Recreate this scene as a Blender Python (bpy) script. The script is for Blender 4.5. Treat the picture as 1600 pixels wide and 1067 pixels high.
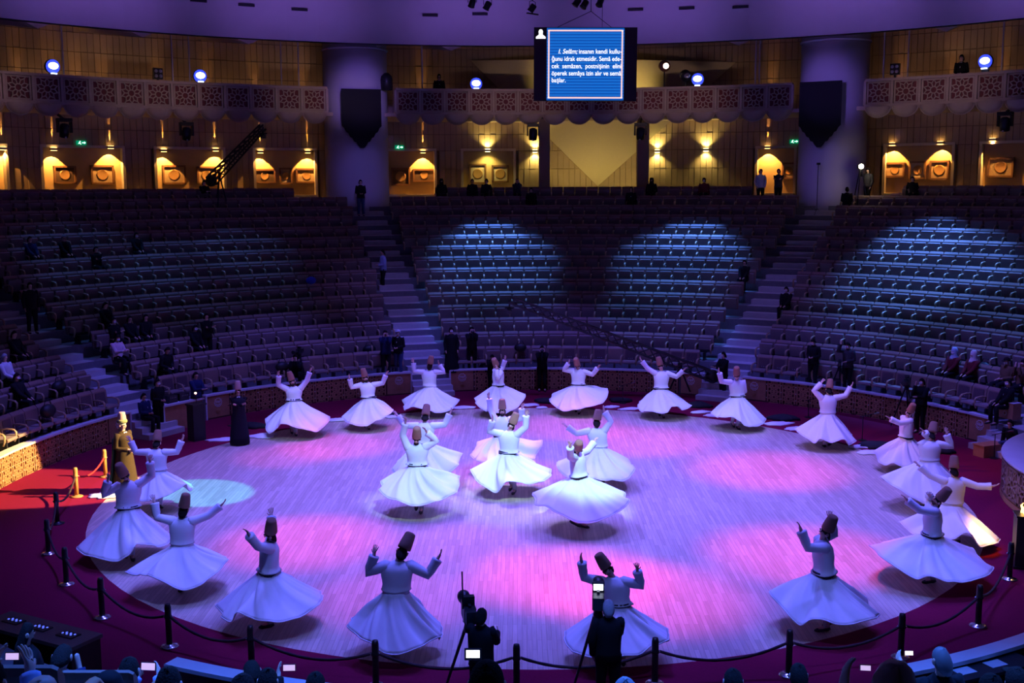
import bpy, bmesh, math, random
import numpy as np
from mathutils import Vector, Matrix, Quaternion
random.seed(7)
for o in list(bpy.data.objects): bpy.data.objects.remove(o)
S = bpy.context.scene
COL = S.collection
V = Vector
pi = math.pi
def rad(a): return a*pi/180

# ---------------------------------------------------------------- camera
FPX = 1740.1; CAM = V((-0.27, -27.7777, 7.7576)); YAW, PIT, ROL = -0.0076, 0.1393, -0.0041
cy_, sy_, cp_, sp_ = math.cos(YAW), math.sin(YAW), math.cos(PIT), math.sin(PIT)
CF = V((sy_*cp_, cy_*cp_, -sp_)); _r = V((cy_, -sy_, 0)); _u = _r.cross(CF)
CR = math.cos(ROL)*_r + math.sin(ROL)*_u; CU = -math.sin(ROL)*_r + math.cos(ROL)*_u
cam = bpy.data.cameras.new('camera'); cam_o = bpy.data.objects.new('camera', cam); COL.objects.link(cam_o)
cam.sensor_width = 36.0; cam.lens = FPX*36.0/1600.0; cam.clip_start = .1; cam.clip_end = 300
M = Matrix((CR, CU, -CF)).transposed().to_4x4(); M.translation = CAM
cam_o.matrix_world = M
S.camera = cam_o
R0_, DR_, Z0_, DZ_ = 14.863, 1.034, 1.624, .4315   # seat backs, first row and rise
CX, CY = .39, 0.0     # centre of the round hall

# ---------------------------------------------------------------- view and world
S.view_settings.view_transform = 'Standard'
try: S.view_settings.look = 'None'
except Exception: pass
S.view_settings.gamma = 1.0; S.view_settings.use_curve_mapping = False
S.view_settings.exposure = 0.0
W = bpy.data.worlds.new('hall_dark'); S.world = W; W.use_nodes = True
W.node_tree.nodes['Background'].inputs[0].default_value = (.10, .07, .25, 1)
W.node_tree.nodes['Background'].inputs[1].default_value = .012
S.cycles.max_bounces = 4; S.cycles.diffuse_bounces = 2; S.cycles.glossy_bounces = 2
S.cycles.sample_clamp_indirect = 2.0

# ---------------------------------------------------------------- lights
def aim(o, target):
    d = V(target) - o.location
    o.rotation_euler = d.to_track_quat('-Z', 'Y').to_euler()
def spot(loc, target, color, power, angle, blend=.3, radius=.15, spread=None):
    l = bpy.data.lights.new('stage_light', 'SPOT'); l.color = color; l.energy = power
    l.spot_size = rad(angle); l.spot_blend = blend; l.shadow_soft_size = radius
    o = bpy.data.objects.new('stage_light', l); COL.objects.link(o); o.location = loc; aim(o, target); return o
def ray(px, py):
    return (CF + CR*((px-800)/FPX) - CU*((py-533.5)/FPX))
def at_z(px, py, z):
    d = ray(px, py); return CAM + d*((z-CAM.z)/d.z)
def at_y(px, py, y):
    d = ray(px, py); return CAM + d*((y-CAM.y)/d.y)
def at_dist(px, py, D):
    return CAM + ray(px, py).normalized()*D
def at_r(px, py, r):
    d = ray(px, py); ox, oy = CAM.x-CX, CAM.y-CY
    a = d.x*d.x+d.y*d.y; b = ox*d.x+oy*d.y; c = ox*ox+oy*oy-r*r
    return CAM + d*((-b+math.sqrt(max(b*b-a*c, 0)))/a)
def theta(p): return math.degrees(math.atan2(p[0]-CX, p[1]-CY))
def pol(r, th, z=0): return V((CX+r*math.sin(rad(th)), CY+r*math.cos(rad(th)), z))

VIO = (.185, .135, 1.0); BLU = (.16, .22, 1.0); PNK = (1.0, .05, .21); CYW = (.50, .86, 1.0)
def strip(loc, target, color, power, w, h, spread):
    l = bpy.data.lights.new('stage_light', 'AREA'); l.shape = 'RECTANGLE'; l.size = w; l.size_y = h; l.color = color; l.energy = power; l.spread = rad(spread)
    o = bpy.data.objects.new('stage_light', l); COL.objects.link(o); o.location = loc; aim(o, target); return o
# violet wash over the whole stage, from the lighting ring; strongest from the back
for k in range(8):
    th = 22.5*0+45*k
    back = abs(((th+180) % 360)-180) < 100
    spot(pol(8.5, th, 15.2), pol(4.6, th, 0), VIO if back else (.12, .12, 1.0), 7400 if back else 4300, 74, .75, .25)
# pink pools on the parquet
for (px, py, pw, an) in [(530, 697, 8500, 14), (655, 672, 4500, 11), (890, 668, 7000, 16), (1010, 690, 9500, 17), (1200, 735, 11500, 18), (480, 845, 12000, 16), (885, 902, 17000, 16), (1010, 930, 12500, 16),
                         (1255, 865, 12500, 17), (450, 712, 5000, 12), (790, 740, 6500, 14), (720, 850, 4500, 13), (620, 930, 5500, 14)]:
    t = at_z(px, py, 0); th = theta(t)
    spot(pol(5.5, th+25, 15.2), t, PNK, pw*.75, an*1.12, .9, .2)
# cool white key on the group in the middle
spot((1.5, -13, 14.0), at_z(655, 745, .9), CYW, 9500, 7.6, .5, .2); spot((1.5, -13, 14.0), at_z(800, 722, .9), CYW, 12500, 7.6, .5, .2); spot((1.5, -13, 14.0), at_z(912, 765, .65), CYW, 14500, 8.6, .5, .2)
for px, py in ((672, 705), (790, 690), (940, 712)): spot((1.5, -13, 14.0), at_z(px, py, .9), CYW, 7000, 5.6, .5, .2)
spot((-3.5, 9, 14.8), at_z(792, 725, .8), (.8, .85, 1.0), 6000, 13, .7, .2)
# cool front light on the far half of the ring
for px, py, pw in [(460, 640, 5200), (575, 630, 6500), (670, 615, 5600), (780, 610, 4800), (900, 610, 5600), (1040, 615, 5200), (1150, 635, 5200)]:
    spot((-.5+(px-800)*.004, -10, 13.5), at_z(px, py, 1.0), (.46, .66, 1.0), pw, 6.4, .6, .2)
for px, py, pw in [(1290, 655, 4600), (1415, 700, 4200), (1450, 745, 3600), (1490, 800, 3800)]:
    spot((-9, -9, 13.5), at_z(px, py, 1.0), (.74, .55, 1.0), pw, 7.4, .6, .2)
for px, py, pw in [(290, 870, 3000), (200, 830, 3000), (250, 745, 2600), (425, 930, 2600), (620, 970, 1500), (960, 980, 1500), (1290, 940, 2600), (1460, 870, 3400)]:
    t = at_z(px, py, 1.0); spot(t+V((-.35*t.x, -6.5, 12)), t, BLU, pw*1.25, 11, .7, .2)
for x, y in ((-9, -5), (-5, -9), (0, -10), (5, -9), (9, -5)):
    spot((x*.7, y*.7, 15.4), (x, y, 0), (.10, .12, 1.0), 2600, 40, .9, .3)
# blue pools on the empty seats, straight down from the bridge over the stands
for px, py, pw, wd in [(765, 360, 9000, 3.4), (770, 405, 7000, 6.5), (770, 460, 3000, 6.5), (1080, 360, 9000, 3.4), (1065, 405, 7000, 6.5), (1040, 470, 3000, 6), (1440, 378, 10000, 4.2), (1450, 420, 9000, 7.5), (1500, 480, 5000, 9), (1370, 470, 2600, 6),
                   (385, 385, 900, 4.5), (330, 430, 700, 8), (150, 400, 600, 7), (200, 470, 450, 8)]:
    best = min(range(15), key=lambda i: abs(at_r(px, py, R0_+DR_*i).z-(Z0_+DZ_*i)))
    t = at_r(px, py, R0_+DR_*best); th = theta(t); z = 16.2
    spot(pol(min(R0_+DR_*best+2.4, 27.9), th, z), t, (.07, .23, 1.0), pw*2.8, math.degrees(2*math.atan(wd/2/(z-t.z))), .55, .15)
for th in (-75, -55, -36, -17, 2, 21, 40, 59, 74):
    spot(pol(10, th, 14.5), pol(15.6, th, .9), (.13, .11, 1.0), 5200, 30, .95, .3)
for th in (-16.8, 28.4):
    spot(pol(14, th, 15.5), pol(19.5, th, 3.0), (.22, .16, 1.0), 1500, 34, .95, .3)
# blue light on the nearest rows and the front ledges
for x in (-8.5, -4.5, 0, 4.5, 8.5):
    spot((x*.8, -15, 15.8), (x, -18.0, 2.2), (.04, .16, 1.0), 10500, 56, .7, .3)
# follow spot on the master and the posts beside him, and a cyan one on the parquet in front of him
spot((5.5, -.6, 10.5), at_z(70, 746, .3), (1.0, .68, .26), 95000, 10.4, .05, .10)
spot((-1.0, -6.0, 14.0), at_z(318, 770, 0), (.05, .85, .90), 12000, 8.2, .06, .10)
spot((-2, 2, 13), at_z(1510, 725, 0), (1.0, .30, .30), 2600, 13, .9, .2)
# violet wash on the drum, ceiling and columns
for th in (-60, -42, -24, -6, 12, 30, 48, 66):
    strip(pol(22.5, th, 11.6), pol(28.4, th, 16.9), (.34, .17, 1.0), 36, 6.5, .25, 44)
for th in (-52, -36, -20, -2, 14, 38, 54):
    strip(pol(20.5, th, 10.2), pol(29.2, th, 12.0), (1.0, .66, .56), 4.5, 5, .25, 22)  # warm strips added to brighten the gallery front, no lamp seen there
for th in (-17.0, 28.3):
    spot(pol(14, th-6, 13.8), pol(28.6, th, 12.2), (.26, .15, 1.0), 3800, 15, .8, .4); spot(pol(14, th-6, 12.5), pol(28.6, th, 8.4), (.22, .15, 1.0), 1300, 13, .8, .4)
# ---------------------------------------------------------------- helpers
MATS = {}
def mat(name, color, rough=.7, metal=0., var=.12, scale=8., emit=None, estr=1., bump=0., spec=.5, sheen=0.):
    if name in MATS: return MATS[name]
    m = bpy.data.materials.new(name); m.use_nodes = True; nt = m.node_tree; b = nt.nodes['Principled BSDF']
    b.inputs['Roughness'].default_value = rough; b.inputs['Metallic'].default_value = metal
    b.inputs['Specular IOR Level'].default_value = spec
    if emit:
        b.inputs['Base Color'].default_value = (*color, 1)
        b.inputs['Emission Color'].default_value = (*emit, 1); b.inputs['Emission Strength'].default_value = estr
    else:
        tc = nt.nodes.new('ShaderNodeTexCoord'); n = nt.nodes.new('ShaderNodeTexNoise'); r = nt.nodes.new('ShaderNodeMixRGB')
        n.inputs['Scale'].default_value = scale; n.inputs['Detail'].default_value = 4
        nt.links.new(tc.outputs['Object'], n.inputs['Vector']); nt.links.new(n.outputs['Fac'], r.inputs[0])
        r.inputs[1].default_value = (*[c*(1-var) for c in color], 1); r.inputs[2].default_value = (*[min(1, c*(1+var)) for c in color], 1)
        nt.links.new(r.outputs[0], b.inputs['Base Color'])
        if bump:
            bp = nt.nodes.new('ShaderNodeBump'); bp.inputs['Strength'].default_value = bump; bp.inputs['Distance'].default_value = .01
            nt.links.new(n.outputs['Fac'], bp.inputs['Height']); nt.links.new(bp.outputs[0], b.inputs['Normal'])
    MATS[name] = m; return m

class MB:
    def __init__(s): s.v = []; s.f = []
    def add(s, vs, fs):
        n = len(s.v); s.v += [tuple(v) for v in vs]; s.f += [tuple(i+n for i in f) for f in fs]; return s
    def box(s, c, d, rz=0., M=None):
        hx, hy, hz = d[0]/2, d[1]/2, d[2]/2; cs, sn = math.cos(rz), math.sin(rz); vs = []
        for z in (-hz, hz):
            for x, y in ((-hx, -hy), (hx, -hy), (hx, hy), (-hx, hy)):
                p = V((c[0]+x*cs-y*sn, c[1]+x*sn+y*cs, c[2]+z)); vs.append(M @ p if M else p)
        return s.add(vs, [(0, 3, 2, 1), (4, 5, 6, 7), (0, 1, 5, 4), (1, 2, 6, 5), (2, 3, 7, 6), (3, 0, 4, 7)])
    def bar(s, a, b, w, h=None, up=V((0, 0, 1))):
        a, b = V(a), V(b); d = (b-a).normalized(); x = d.cross(V(up))
        if x.length < 1e-4: x = d.cross(V((0, 1, 0)))
        x.normalize(); y = x.cross(d); h = h or w; vs = []
        for p in (a, b):
            for i, j in ((-1, -1), (1, -1), (1, 1), (-1, 1)): vs.append(p+x*(i*w/2)+y*(j*h/2))
        return s.add(vs, [(0, 3, 2, 1), (4, 5, 6, 7), (0, 1, 5, 4), (1, 2, 6, 5), (2, 3, 7, 6), (3, 0, 4, 7)])
    def loft(s, rings, cap=True, closed=True):
        n = len(rings[0]); vs = [p for r in rings for p in r]; fs = []
        for i in range(len(rings)-1):
            for j in range(n if closed else n-1):
                k = (j+1) % n; fs.append((i*n+j, i*n+k, (i+1)*n+k, (i+1)*n+j))
        if cap and closed: fs.append(tuple(range(n))[::-1]); fs.append(tuple((len(rings)-1)*n+j for j in range(n)))
        return s.add(vs, fs)
    def tube(s, path, radii, n=8, cap=True, flat=1., ref=V((0, 0, 1))):
        path = [V(p) for p in path]
        if not hasattr(radii, '__len__'): radii = [radii]*len(path)
        rings = []; x = None
        for i, p in enumerate(path):
            d = (path[min(i+1, len(path)-1)]-path[max(i-1, 0)]).normalized()
            if x is None:
                x = d.cross(ref)
                if x.length < .05: x = d.cross(V((0, 1, 0)))
            else: x = x - d*x.dot(d)
            x.normalize(); y = d.cross(x)
            rings.append([p+x*(math.cos(2*pi*j/n)*radii[i])+y*(math.sin(2*pi*j/n)*radii[i]*flat) for j in range(n)])
        return s.loft(rings, cap)
    def lathe(s, prof, c=(0, 0, 0), n=16, axis=V((0, 0, 1))):
        axis = V(axis).normalized(); x = axis.cross(V((0, 1, 0)))
        if x.length < .1: x = axis.cross(V((1, 0, 0)))
        x.normalize(); y = axis.cross(x); c = V(c)
        return s.loft([[c+axis*z+x*(math.cos(2*pi*j/n)*r)+y*(math.sin(2*pi*j/n)*r) for j in range(n)] for r, z in prof])
    def ball(s, c, r, n=10, m=6, ax=None):
        c = V(c); ex, ey, ez = ax or (V((1, 0, 0)), V((0, 1, 0)), V((0, 0, 1))); r = r if hasattr(r, '__len__') else (r, r, r); R = []
        for i in range(m+1):
            t = pi*(.02+.96*i/m); R.append([c+ex*(math.sin(t)*math.cos(2*pi*j/n)*r[0])+ey*(math.sin(t)*math.sin(2*pi*j/n)*r[1])-ez*(math.cos(t)*r[2]) for j in range(n)])
        return s.loft(R)
    def prism(s, pts, y0, y1):   # outline in x,z extruded along y
        n = len(pts); vs = [V((x, y0, z)) for x, z in pts]+[V((x, y1, z)) for x, z in pts]
        fs = [tuple(range(n)), tuple(range(2*n-1, n-1, -1))]+[(j, j+n, (j+1) % n+n, (j+1) % n) for j in range(n)]
        return s.add(vs, fs)
    def arc(s, r0, r1, t0, t1, z0, z1, step=2.0):   # a curved box round the hall's centre
        n = max(1, int(abs(t1-t0)/step+.5)); R = []
        for i in range(n+1):
            t = t0+(t1-t0)*i/n; R.append([pol(r0, t, z0), pol(r1, t, z0), pol(r1, t, z1), pol(r0, t, z1)])
        return s.loft(R)
    def mesh(s, name, m=None, smooth=False):
        me = bpy.data.meshes.new(name); me.from_pydata(s.v, [], s.f)
        if m: me.materials.append(m)
        if smooth: me.polygons.foreach_set('use_smooth', [True]*len(me.polygons))
        me.update(); return me
    def build(s, name, m=None, parent=None, smooth=False, loc=None, rz=0):
        return link(name, s.mesh(name, m, smooth), parent, loc, rz)
def fix_normals(me):
    bm = bmesh.new(); bm.from_mesh(me); bmesh.ops.recalc_face_normals(bm, faces=bm.faces); bm.to_mesh(me); bm.free(); return me
def link(name, data, parent=None, loc=None, rz=0):
    o = bpy.data.objects.new(name, data); COL.objects.link(o)
    if loc is not None: o.location = loc
    if rz: o.rotation_euler = (0, 0, rz)
    if parent is not None: o.parent = parent
    return o
def tag(o, label=None, cat=None, group=None, kind=None):
    if label: o['label'] = label
    if cat: o['category'] = cat
    if group: o['group'] = group
    if kind: o['kind'] = kind
    return o
def thing(name, label, cat, loc=(0, 0, 0), rz=0, group=None):
    o = link(name, None, None, loc, rz); o.empty_display_size = .2; return tag(o, label, cat, group)
def struct(name, loc=(0, 0, 0)):
    o = link(name, None, None, loc); o['kind'] = 'structure'; return o
def copy_tree(o, loc, rz=0, label=None, group=None):
    c = o.copy(); COL.objects.link(c); c.location = loc; c.rotation_euler = (0, 0, rz)
    if label: c['label'] = label
    if group: c['group'] = group
    for ch in list(o.children):
        d = ch.copy(); COL.objects.link(d); d.parent = c
        for g in list(ch.children):
            e = g.copy(); COL.objects.link(e); e.parent = d
    return c
def inframe(p, mx=40, my=40):
    d = V(p)-CAM; z = d.dot(CF)
    if z < .3: return False
    x = 800+FPX*d.dot(CR)/z; y = 533.5-FPX*d.dot(CU)/z
    return -mx < x < 1600+mx and -my < y < 1067+my
def project(p):
    d = V(p)-CAM; z = d.dot(CF); return 800+FPX*d.dot(CR)/z, 533.5-FPX*d.dot(CU)/z

# ---------------------------------------------------------------- materials
def floor_mat():
    m = bpy.data.materials.new('parquet'); m.use_nodes = True; nt = m.node_tree; b = nt.nodes['Principled BSDF']
    tc = nt.nodes.new('ShaderNodeTexCoord'); mp = nt.nodes.new('ShaderNodeMapping'); mp.inputs['Rotation'].default_value = (0, 0, pi/2)
    br = nt.nodes.new('ShaderNodeTexBrick'); br.offset = .37; br.offset_frequency = 2
    br.inputs['Scale'].default_value = 1.; br.inputs['Brick Width'].default_value = 1.1; br.inputs['Row Height'].default_value = .085
    br.inputs['Mortar Size'].default_value = .003; br.inputs['Bias'].default_value = .1
    br.inputs['Color1'].default_value = (.56, .42, .33, 1); br.inputs['Color2'].default_value = (.74, .58, .47, 1); br.inputs['Mortar'].default_value = (.40, .26, .18, 1)
    n = nt.nodes.new('ShaderNodeTexNoise'); n.inputs['Scale'].default_value = 3; n.inputs['Detail'].default_value = 6
    mp2 = nt.nodes.new('ShaderNodeMapping'); mp2.inputs['Scale'].default_value = (9, .5, 1)
    mx = nt.nodes.new('ShaderNodeMixRGB'); mx.blend_type = 'MULTIPLY'; mx.inputs[0].default_value = .5
    rp = nt.nodes.new('ShaderNodeValToRGB'); rp.color_ramp.elements[0].position = .3; rp.color_ramp.elements[0].color = (.6, .6, .6, 1); rp.color_ramp.elements[1].position = .7
    L = nt.links.new
    L(tc.outputs['Object'], mp.inputs['Vector']); L(mp.outputs[0], br.inputs['Vector']); L(tc.outputs['Object'], mp2.inputs['Vector']); L(mp2.outputs[0], n.inputs['Vector'])
    L(n.outputs['Fac'], rp.inputs[0]); L(br.outputs['Color'], mx.inputs[1]); L(rp.outputs[0], mx.inputs[2]); L(mx.outputs[0], b.inputs['Base Color'])
    b.inputs['Roughness'].default_value = .42; return m
PARQ = floor_mat()
CARPET = mat('crimson_carpet', (.19, .0055, .038), .95, var=.2, scale=30, bump=.3, spec=.1)
WOOD = mat('brown_lattice_wood', (.46, .21, .10), .5, var=.3, scale=6)
WOODD = mat('dark_backing_wood', (.075, .022, .014), .7, var=.3)
STONE = mat('pale_step_stone', (.55, .52, .52), .6, var=.12, scale=5)
LEDGE = mat('pale_ledge_marble', (.74, .72, .74), .45, var=.1, scale=3)
TIER = mat('terrace_floor_grey', (.20, .19, .20), .8, var=.2)
PLASTER = mat('hall_plaster', (.46, .43, .44), .85, var=.06, scale=1.5)
PILLARM = mat('pillar_plaster', (.52, .49, .50), .8, var=.05, scale=1.2)
CLAD = mat('ochre_wall_panel', (.50, .37, .24), .7, var=.12, scale=2)
JOINT = mat('dark_wall_joint', (.10, .07, .05), .9)
NICHEB = mat('niche_ochre', (.55, .38, .18), .75, var=.08, scale=3)
NFRAME = mat('niche_cream_frame', (.80, .70, .55), .6, var=.05)
BALM = mat('balcony_beige', (.42, .31, .25), .65, var=.12, scale=4)
BALB = mat('balcony_maroon_backing', (.16, .03, .04), .8, var=.2)
BLACK = mat('matt_black', (.012, .012, .014), .55, var=.2)
BLACKM = mat('black_metal', (.03, .03, .035), .35, .6, var=.2)
CHROME = mat('polished_steel', (.7, .7, .74), .2, 1., var=.05)
WHITEC = mat('white_tennure_cloth', (.86, .86, .88), .8, var=.04, scale=9, spec=.2)
SKINM = mat('skin', (.66, .40, .30), .55, var=.1, scale=20)
FELT = mat('brown_felt_hat', (.34, .18, .12), .95, var=.12, scale=14, spec=.1)
HAIRM = mat('dark_hair', (.020, .015, .013), .85, var=.5, scale=60, bump=.8, spec=.12)
SHOEM = mat('black_shoe_leather', (.015, .014, .014), .35)
BELTM = mat('black_sash', (.012, .012, .02), .7)
SEATM = mat('brown_seat_shell', (.23, .135, .105), .55, var=.15, scale=5, spec=.4)
SEATP = mat('dark_seat_pad', (.10, .055, .06), .8, var=.2, scale=20)
SEATC = mat('seat_cushion_fabric', (.27, .19, .17), .8, var=.15, scale=12)
ARMM = mat('seat_arm_beech', (.42, .27, .16), .35, var=.15)
GOLD = mat('brass', (.85, .55, .18), .3, 1., var=.1)
# ---------------------------------------------------------------- setting: floor, carpet, terraces
def disc(name, r, z, m, n=128, thick=.05, cx=0, cy=0):
    b = MB(); b.loft([[V((cx+r*math.cos(2*pi*j/n), cy+r*math.sin(2*pi*j/n), zz)) for j in range(n)] for zz in (z-thick, z)])
    o = b.build(name, m); o['kind'] = 'structure'; return o
disc('floor_parquet', 10.71, 0.0, PARQ, cx=0, cy=0, thick=.06)
b = MB(); n = 96
b.loft([[V((r*math.cos(2*pi*j/n), r*math.sin(2*pi*j/n), 0)) + (V((CX, CY, z))if r > 11 else V((0, 0, z))) for j in range(n)] for r, z in ((10.705, -.06), (10.705, .012), (17.5, .012), (17.5, -.06))], cap=False)
o = b.build('floor_carpet', CARPET); o['kind'] = 'structure'
AIS = [28.4+45*k for k in range(-4, 4)]
R0, DR, Z0, DZ = 14.863, 1.034, 1.624, .4315
ZF = [.70+DZ*i for i in range(16)]
RF = [R0+DR*i-.62 for i in range(17)]; RF[0] = 14.30
terr = struct('floor_terrace')
for i in range(15):
    b = MB(); b.arc(RF[i], RF[i+1]+.02, -180, 180, -.1 if i == 0 else ZF[i]-.5, ZF[i], 4); b.build('tier', TIER, terr)
b = MB(); b.arc(RF[15], 34.6, -180, 180, ZF[14]-.5, ZF[14], 4); b.build('concourse', TIER, terr)
# stairs in the aisles
HW = .74
for a in AIS:
    if not (-112 < a < 80 or abs(a) > 140): continue
    st = struct('floor_stair')
    def stepbox(r0, r1, z0, z1):
        c = pol((r0+r1)/2, a, (z0+z1)/2); MB().box(c, (2*HW, r1-r0, z1-z0), -rad(a)).build('step', STONE, st)
    for k, (r0, r1, z) in enumerate(((13.35, 14.35, .175), (13.65, 14.35, .35), (13.95, 14.35, .525))): stepbox(r0, r1, z-.175 if k else .0, z)
    for i in range(0, 15):
        stepbox(RF[i], RF[i]+.55, ZF[i]-.15, ZF[i]+.012)
        if i < 14: stepbox(RF[i]+.52, RF[i+1]+.03, ZF[i]-.1, ZF[i]+.216)
# ---------------------------------------------------------------- rosette lattice meshes
def rosette_bars(b, w, h, bw, dep, y=0., cx=0., cz=0., n=10, frame=True):
    s = min(w, h)/2
    def bar(p, q, ww=bw): b.bar((cx+p[0], y, cz+p[1]), (cx+q[0], y, cz+q[1]), ww, dep, up=V((0, 1, 0)))
    P = lambda r, a: (r*s*math.sin(a), r*s*math.cos(a))
    for k in range(n):
        a = 2*pi*k/n; a1 = a+pi/n; a2 = a-pi/n
        bar(P(.30, a2), P(.30, a1))
        bar(P(.30, a1), P(.62, a1))
        bar(P(.62, a1), P(.88, a)); bar(P(.62, a2), P(.88, a))
        q = P(.88, a); m = max(abs(q[0])/(w/2), abs(q[1])/(h/2))
        e = (q[0]/m*.99, q[1]/m*.99); bar(q, e)
    if frame:
        f = bw*1.6
        bar((-w/2, -h/2+f/2), (w/2, -h/2+f/2), f); bar((-w/2, h/2-f/2), (w/2, h/2-f/2), f)
        bar((-w/2+f/2, -h/2), (-w/2+f/2, h/2), f); bar((w/2-f/2, -h/2), (w/2-f/2, h/2), f)
# low arena wall: bays between the aisles
b = MB(); rosette_bars(b, .46, .42, .046, .03, cz=.205, frame=False); rosette_bars(b, .46, .42, .046, .03, cz=-.205, frame=False)
for x in (-.235, .235): b.bar((x, 0, -.41), (x, 0, .41), .05, .035, up=V((0, 1, 0)))
for z in (-.41, .41, 0): b.bar((-.26, 0, z), (.26, 0, z), .035, .034, up=V((0, 1, 0)))
LATW = b.mesh('lattice_panel', WOOD)
b = MB()
for k in range(3): b.lathe([(.004, -.012), (.016, -.006), (.016, .006), (.004, .012)], (0, 0, .24-.24*k), 6, V((0, 1, 0)))
STUDM = b.mesh('stud', mat('pale_stud', (.8, .75, .7), .4, .2))
b = MB()
for k in range(20):
    a = 2*pi*k/20; r = .135+.012*(k % 2); b.box((r*math.sin(a), 0, r*math.cos(a)), (.022, .012, .03), 0)
for k in range(11):
    x = -.085+.017*k; b.box((x, 0, .02+.03*math.sin(k*2.1)), (.012, .012, .05+.03*math.cos(k*1.3)), 0)
for k in range(9): b.box((-.08+.02*k, 0, -.055-.035*math.sin(pi*k/8)), (.022, .012, .016), 0)
EMBM = b.mesh('emblem', mat('pale_emblem', (.85, .82, .80), .5))
b = MB()
for j in range(3): b.box((0, 0, -.02-.045*j), (.20-.04*j, .008, .018))
EMBT = b.mesh('lettering_line', mat('gilt_lettering', (.45, .22, .08), .5))
RW = 14.16
def arena_wall(name, t0, t1, r=RW, detail=True):
    w = struct(name)
    MB().arc(r+.03, r+.16, t0, t1, 0, .80, 1.5).build('core', WOODD, w)
    MB().arc(r-.03, r+.24, t0, t1, .80, .86, 1.5).build('ledge', LEDGE, w)
    MB().arc(r-.0, r+.05, t0, t1, 0, .05, 1.5).build('plinth', WOODD, w)
    for t in (t0, t1): MB().box(pol(r+.09, t, .42), (.06, .26, .84), -rad(t)).build('end_panel', LEDGE, w)
    if not detail: return w
    L = rad(t1-t0)*r; n = int((L-1.5)/.555); pad = (L-n*.555)/2
    for i in range(n):
        t = t0+math.degrees((pad+(i+.5)*.555)/r); link('lattice_panel', LATW, w, pol(r+.015, t, .43), -rad(t))
        t2 = t0+math.degrees((pad+i*.555)/r); link('stud', STUDM, w, pol(r-.008, t2, .43), -rad(t2))
    for s in (0, 1):
        t = t0+math.degrees(pad*.5/r) if s == 0 else t1-math.degrees(pad*.5/r)
        MB().box(pol(r+.01, t, .43), (pad-.06, .03, .74), -rad(t)).build('plain_panel', WOOD, w)
        e = link('emblem', EMBM, w, pol(r-.012, t, .55), -rad(t)); e['label'] = 'pale round emblem on the wall end'
        link('lettering_line', EMBT, w, pol(r-.012, t, .30), -rad(t))
    return w
HA = 3.0
arena_wall('wall_center', -16.6+HA, 28.4-HA); arena_wall('wall_left', -61.6+HA+6.5, -16.6-HA); arena_wall('wall_right', 28.4+HA, 73.4-HA)
arena_wall('wall_far_left', -106.6+HA, -61.6-HA)
arena_wall('wall_front_left', -180+2, -151.6-HA, 13.45, False); arena_wall('wall_front_right', 120, 163.4-HA, 13.35, False)
arena_wall('wall_front', 163.4+HA, 180+1.9, 13.45, False)
# ---------------------------------------------------------------- setting: pillars, drum, ceiling, gallery
RP = 30.3
for k, a in enumerate((-61.9, -17.0, 28.3, 73.2)):
    p = struct('pillar'); c = pol(RP, a)
    b = MB(); b.lathe([(1.62, ZF[14]-.4), (1.62, 7.1), (1.58, 7.15), (1.58, 14.7)], c, 40); b.build('shaft', PILLARM, p, True)
    b = MB(); b.lathe([(1.63, 14.35), (1.66, 14.4), (1.63, 14.45)], c, 40); b.build('collar', PLASTER, p, True)
RD = 28.4
drum = struct('wall_drum')
MB().arc(RD, RD+.5, -180, 180, 14.55, 17.0, 3).build('drum_band', PLASTER, drum)
b = MB(); b.loft([[pol(r, t, z) for t in range(0, 360, 5)] for r, z in ((RD+.4, 17.0), (RD-4, 18.3), (14, 20.6), (.3, 21.6))], cap=False); b.build('ceiling', PLASTER)['kind'] = 'structure'
b = MB(); b.arc(RD-.04, RD+.05, -75, 75, 16.86, 16.95, 3); b.build('seam', mat('seam_dark', (.2, .16, .2), .8), drum)  # dark strip along the drum seam
for px, py in ((310, 1), (385, 8), (468, 15), (672, 24), (750, 22), (993, 15), (1073, 13), (1157, 11)):
    p = at_r(px, py, RD-.02); t = theta(p); b = MB(); b.box(p, (.75, .10, .12), -rad(t)); b.build('vent_slot', BLACK, drum)
b = MB(); b.loft([[pol(r, t, z) for t in range(-80, 81, 4)] for r, z in ((RD+.1, 14.55), (RD+.5, 14.55), (34.4, 15.75), (34.4, 16.0), (RD+.1, 16.0))], cap=False, closed=False)
b.build('ceiling_gallery', mat('gallery_ceiling_plaster', (.55, .45, .34), .85, var=.05))['kind'] = 'structure'
for px in (30, 200, 372, 575, 700, 1165, 1500):
    t = theta(at_r(px, 70, 31)); tr = struct('trim_beam')
    b = MB(); A = [pol(RD+.6, t-1.8, 14.75), pol(RD+.6, t+1.8, 14.75), pol(RD+.6, t, 14.35)]; B = [pol(33.9, t-2.6, 15.7), pol(33.9, t+1.0, 15.7), pol(33.9, t-2.2, 15.05)]
    b.loft([A, B]); b.build('beam', MATS['gallery_ceiling_plaster'], tr)
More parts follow.
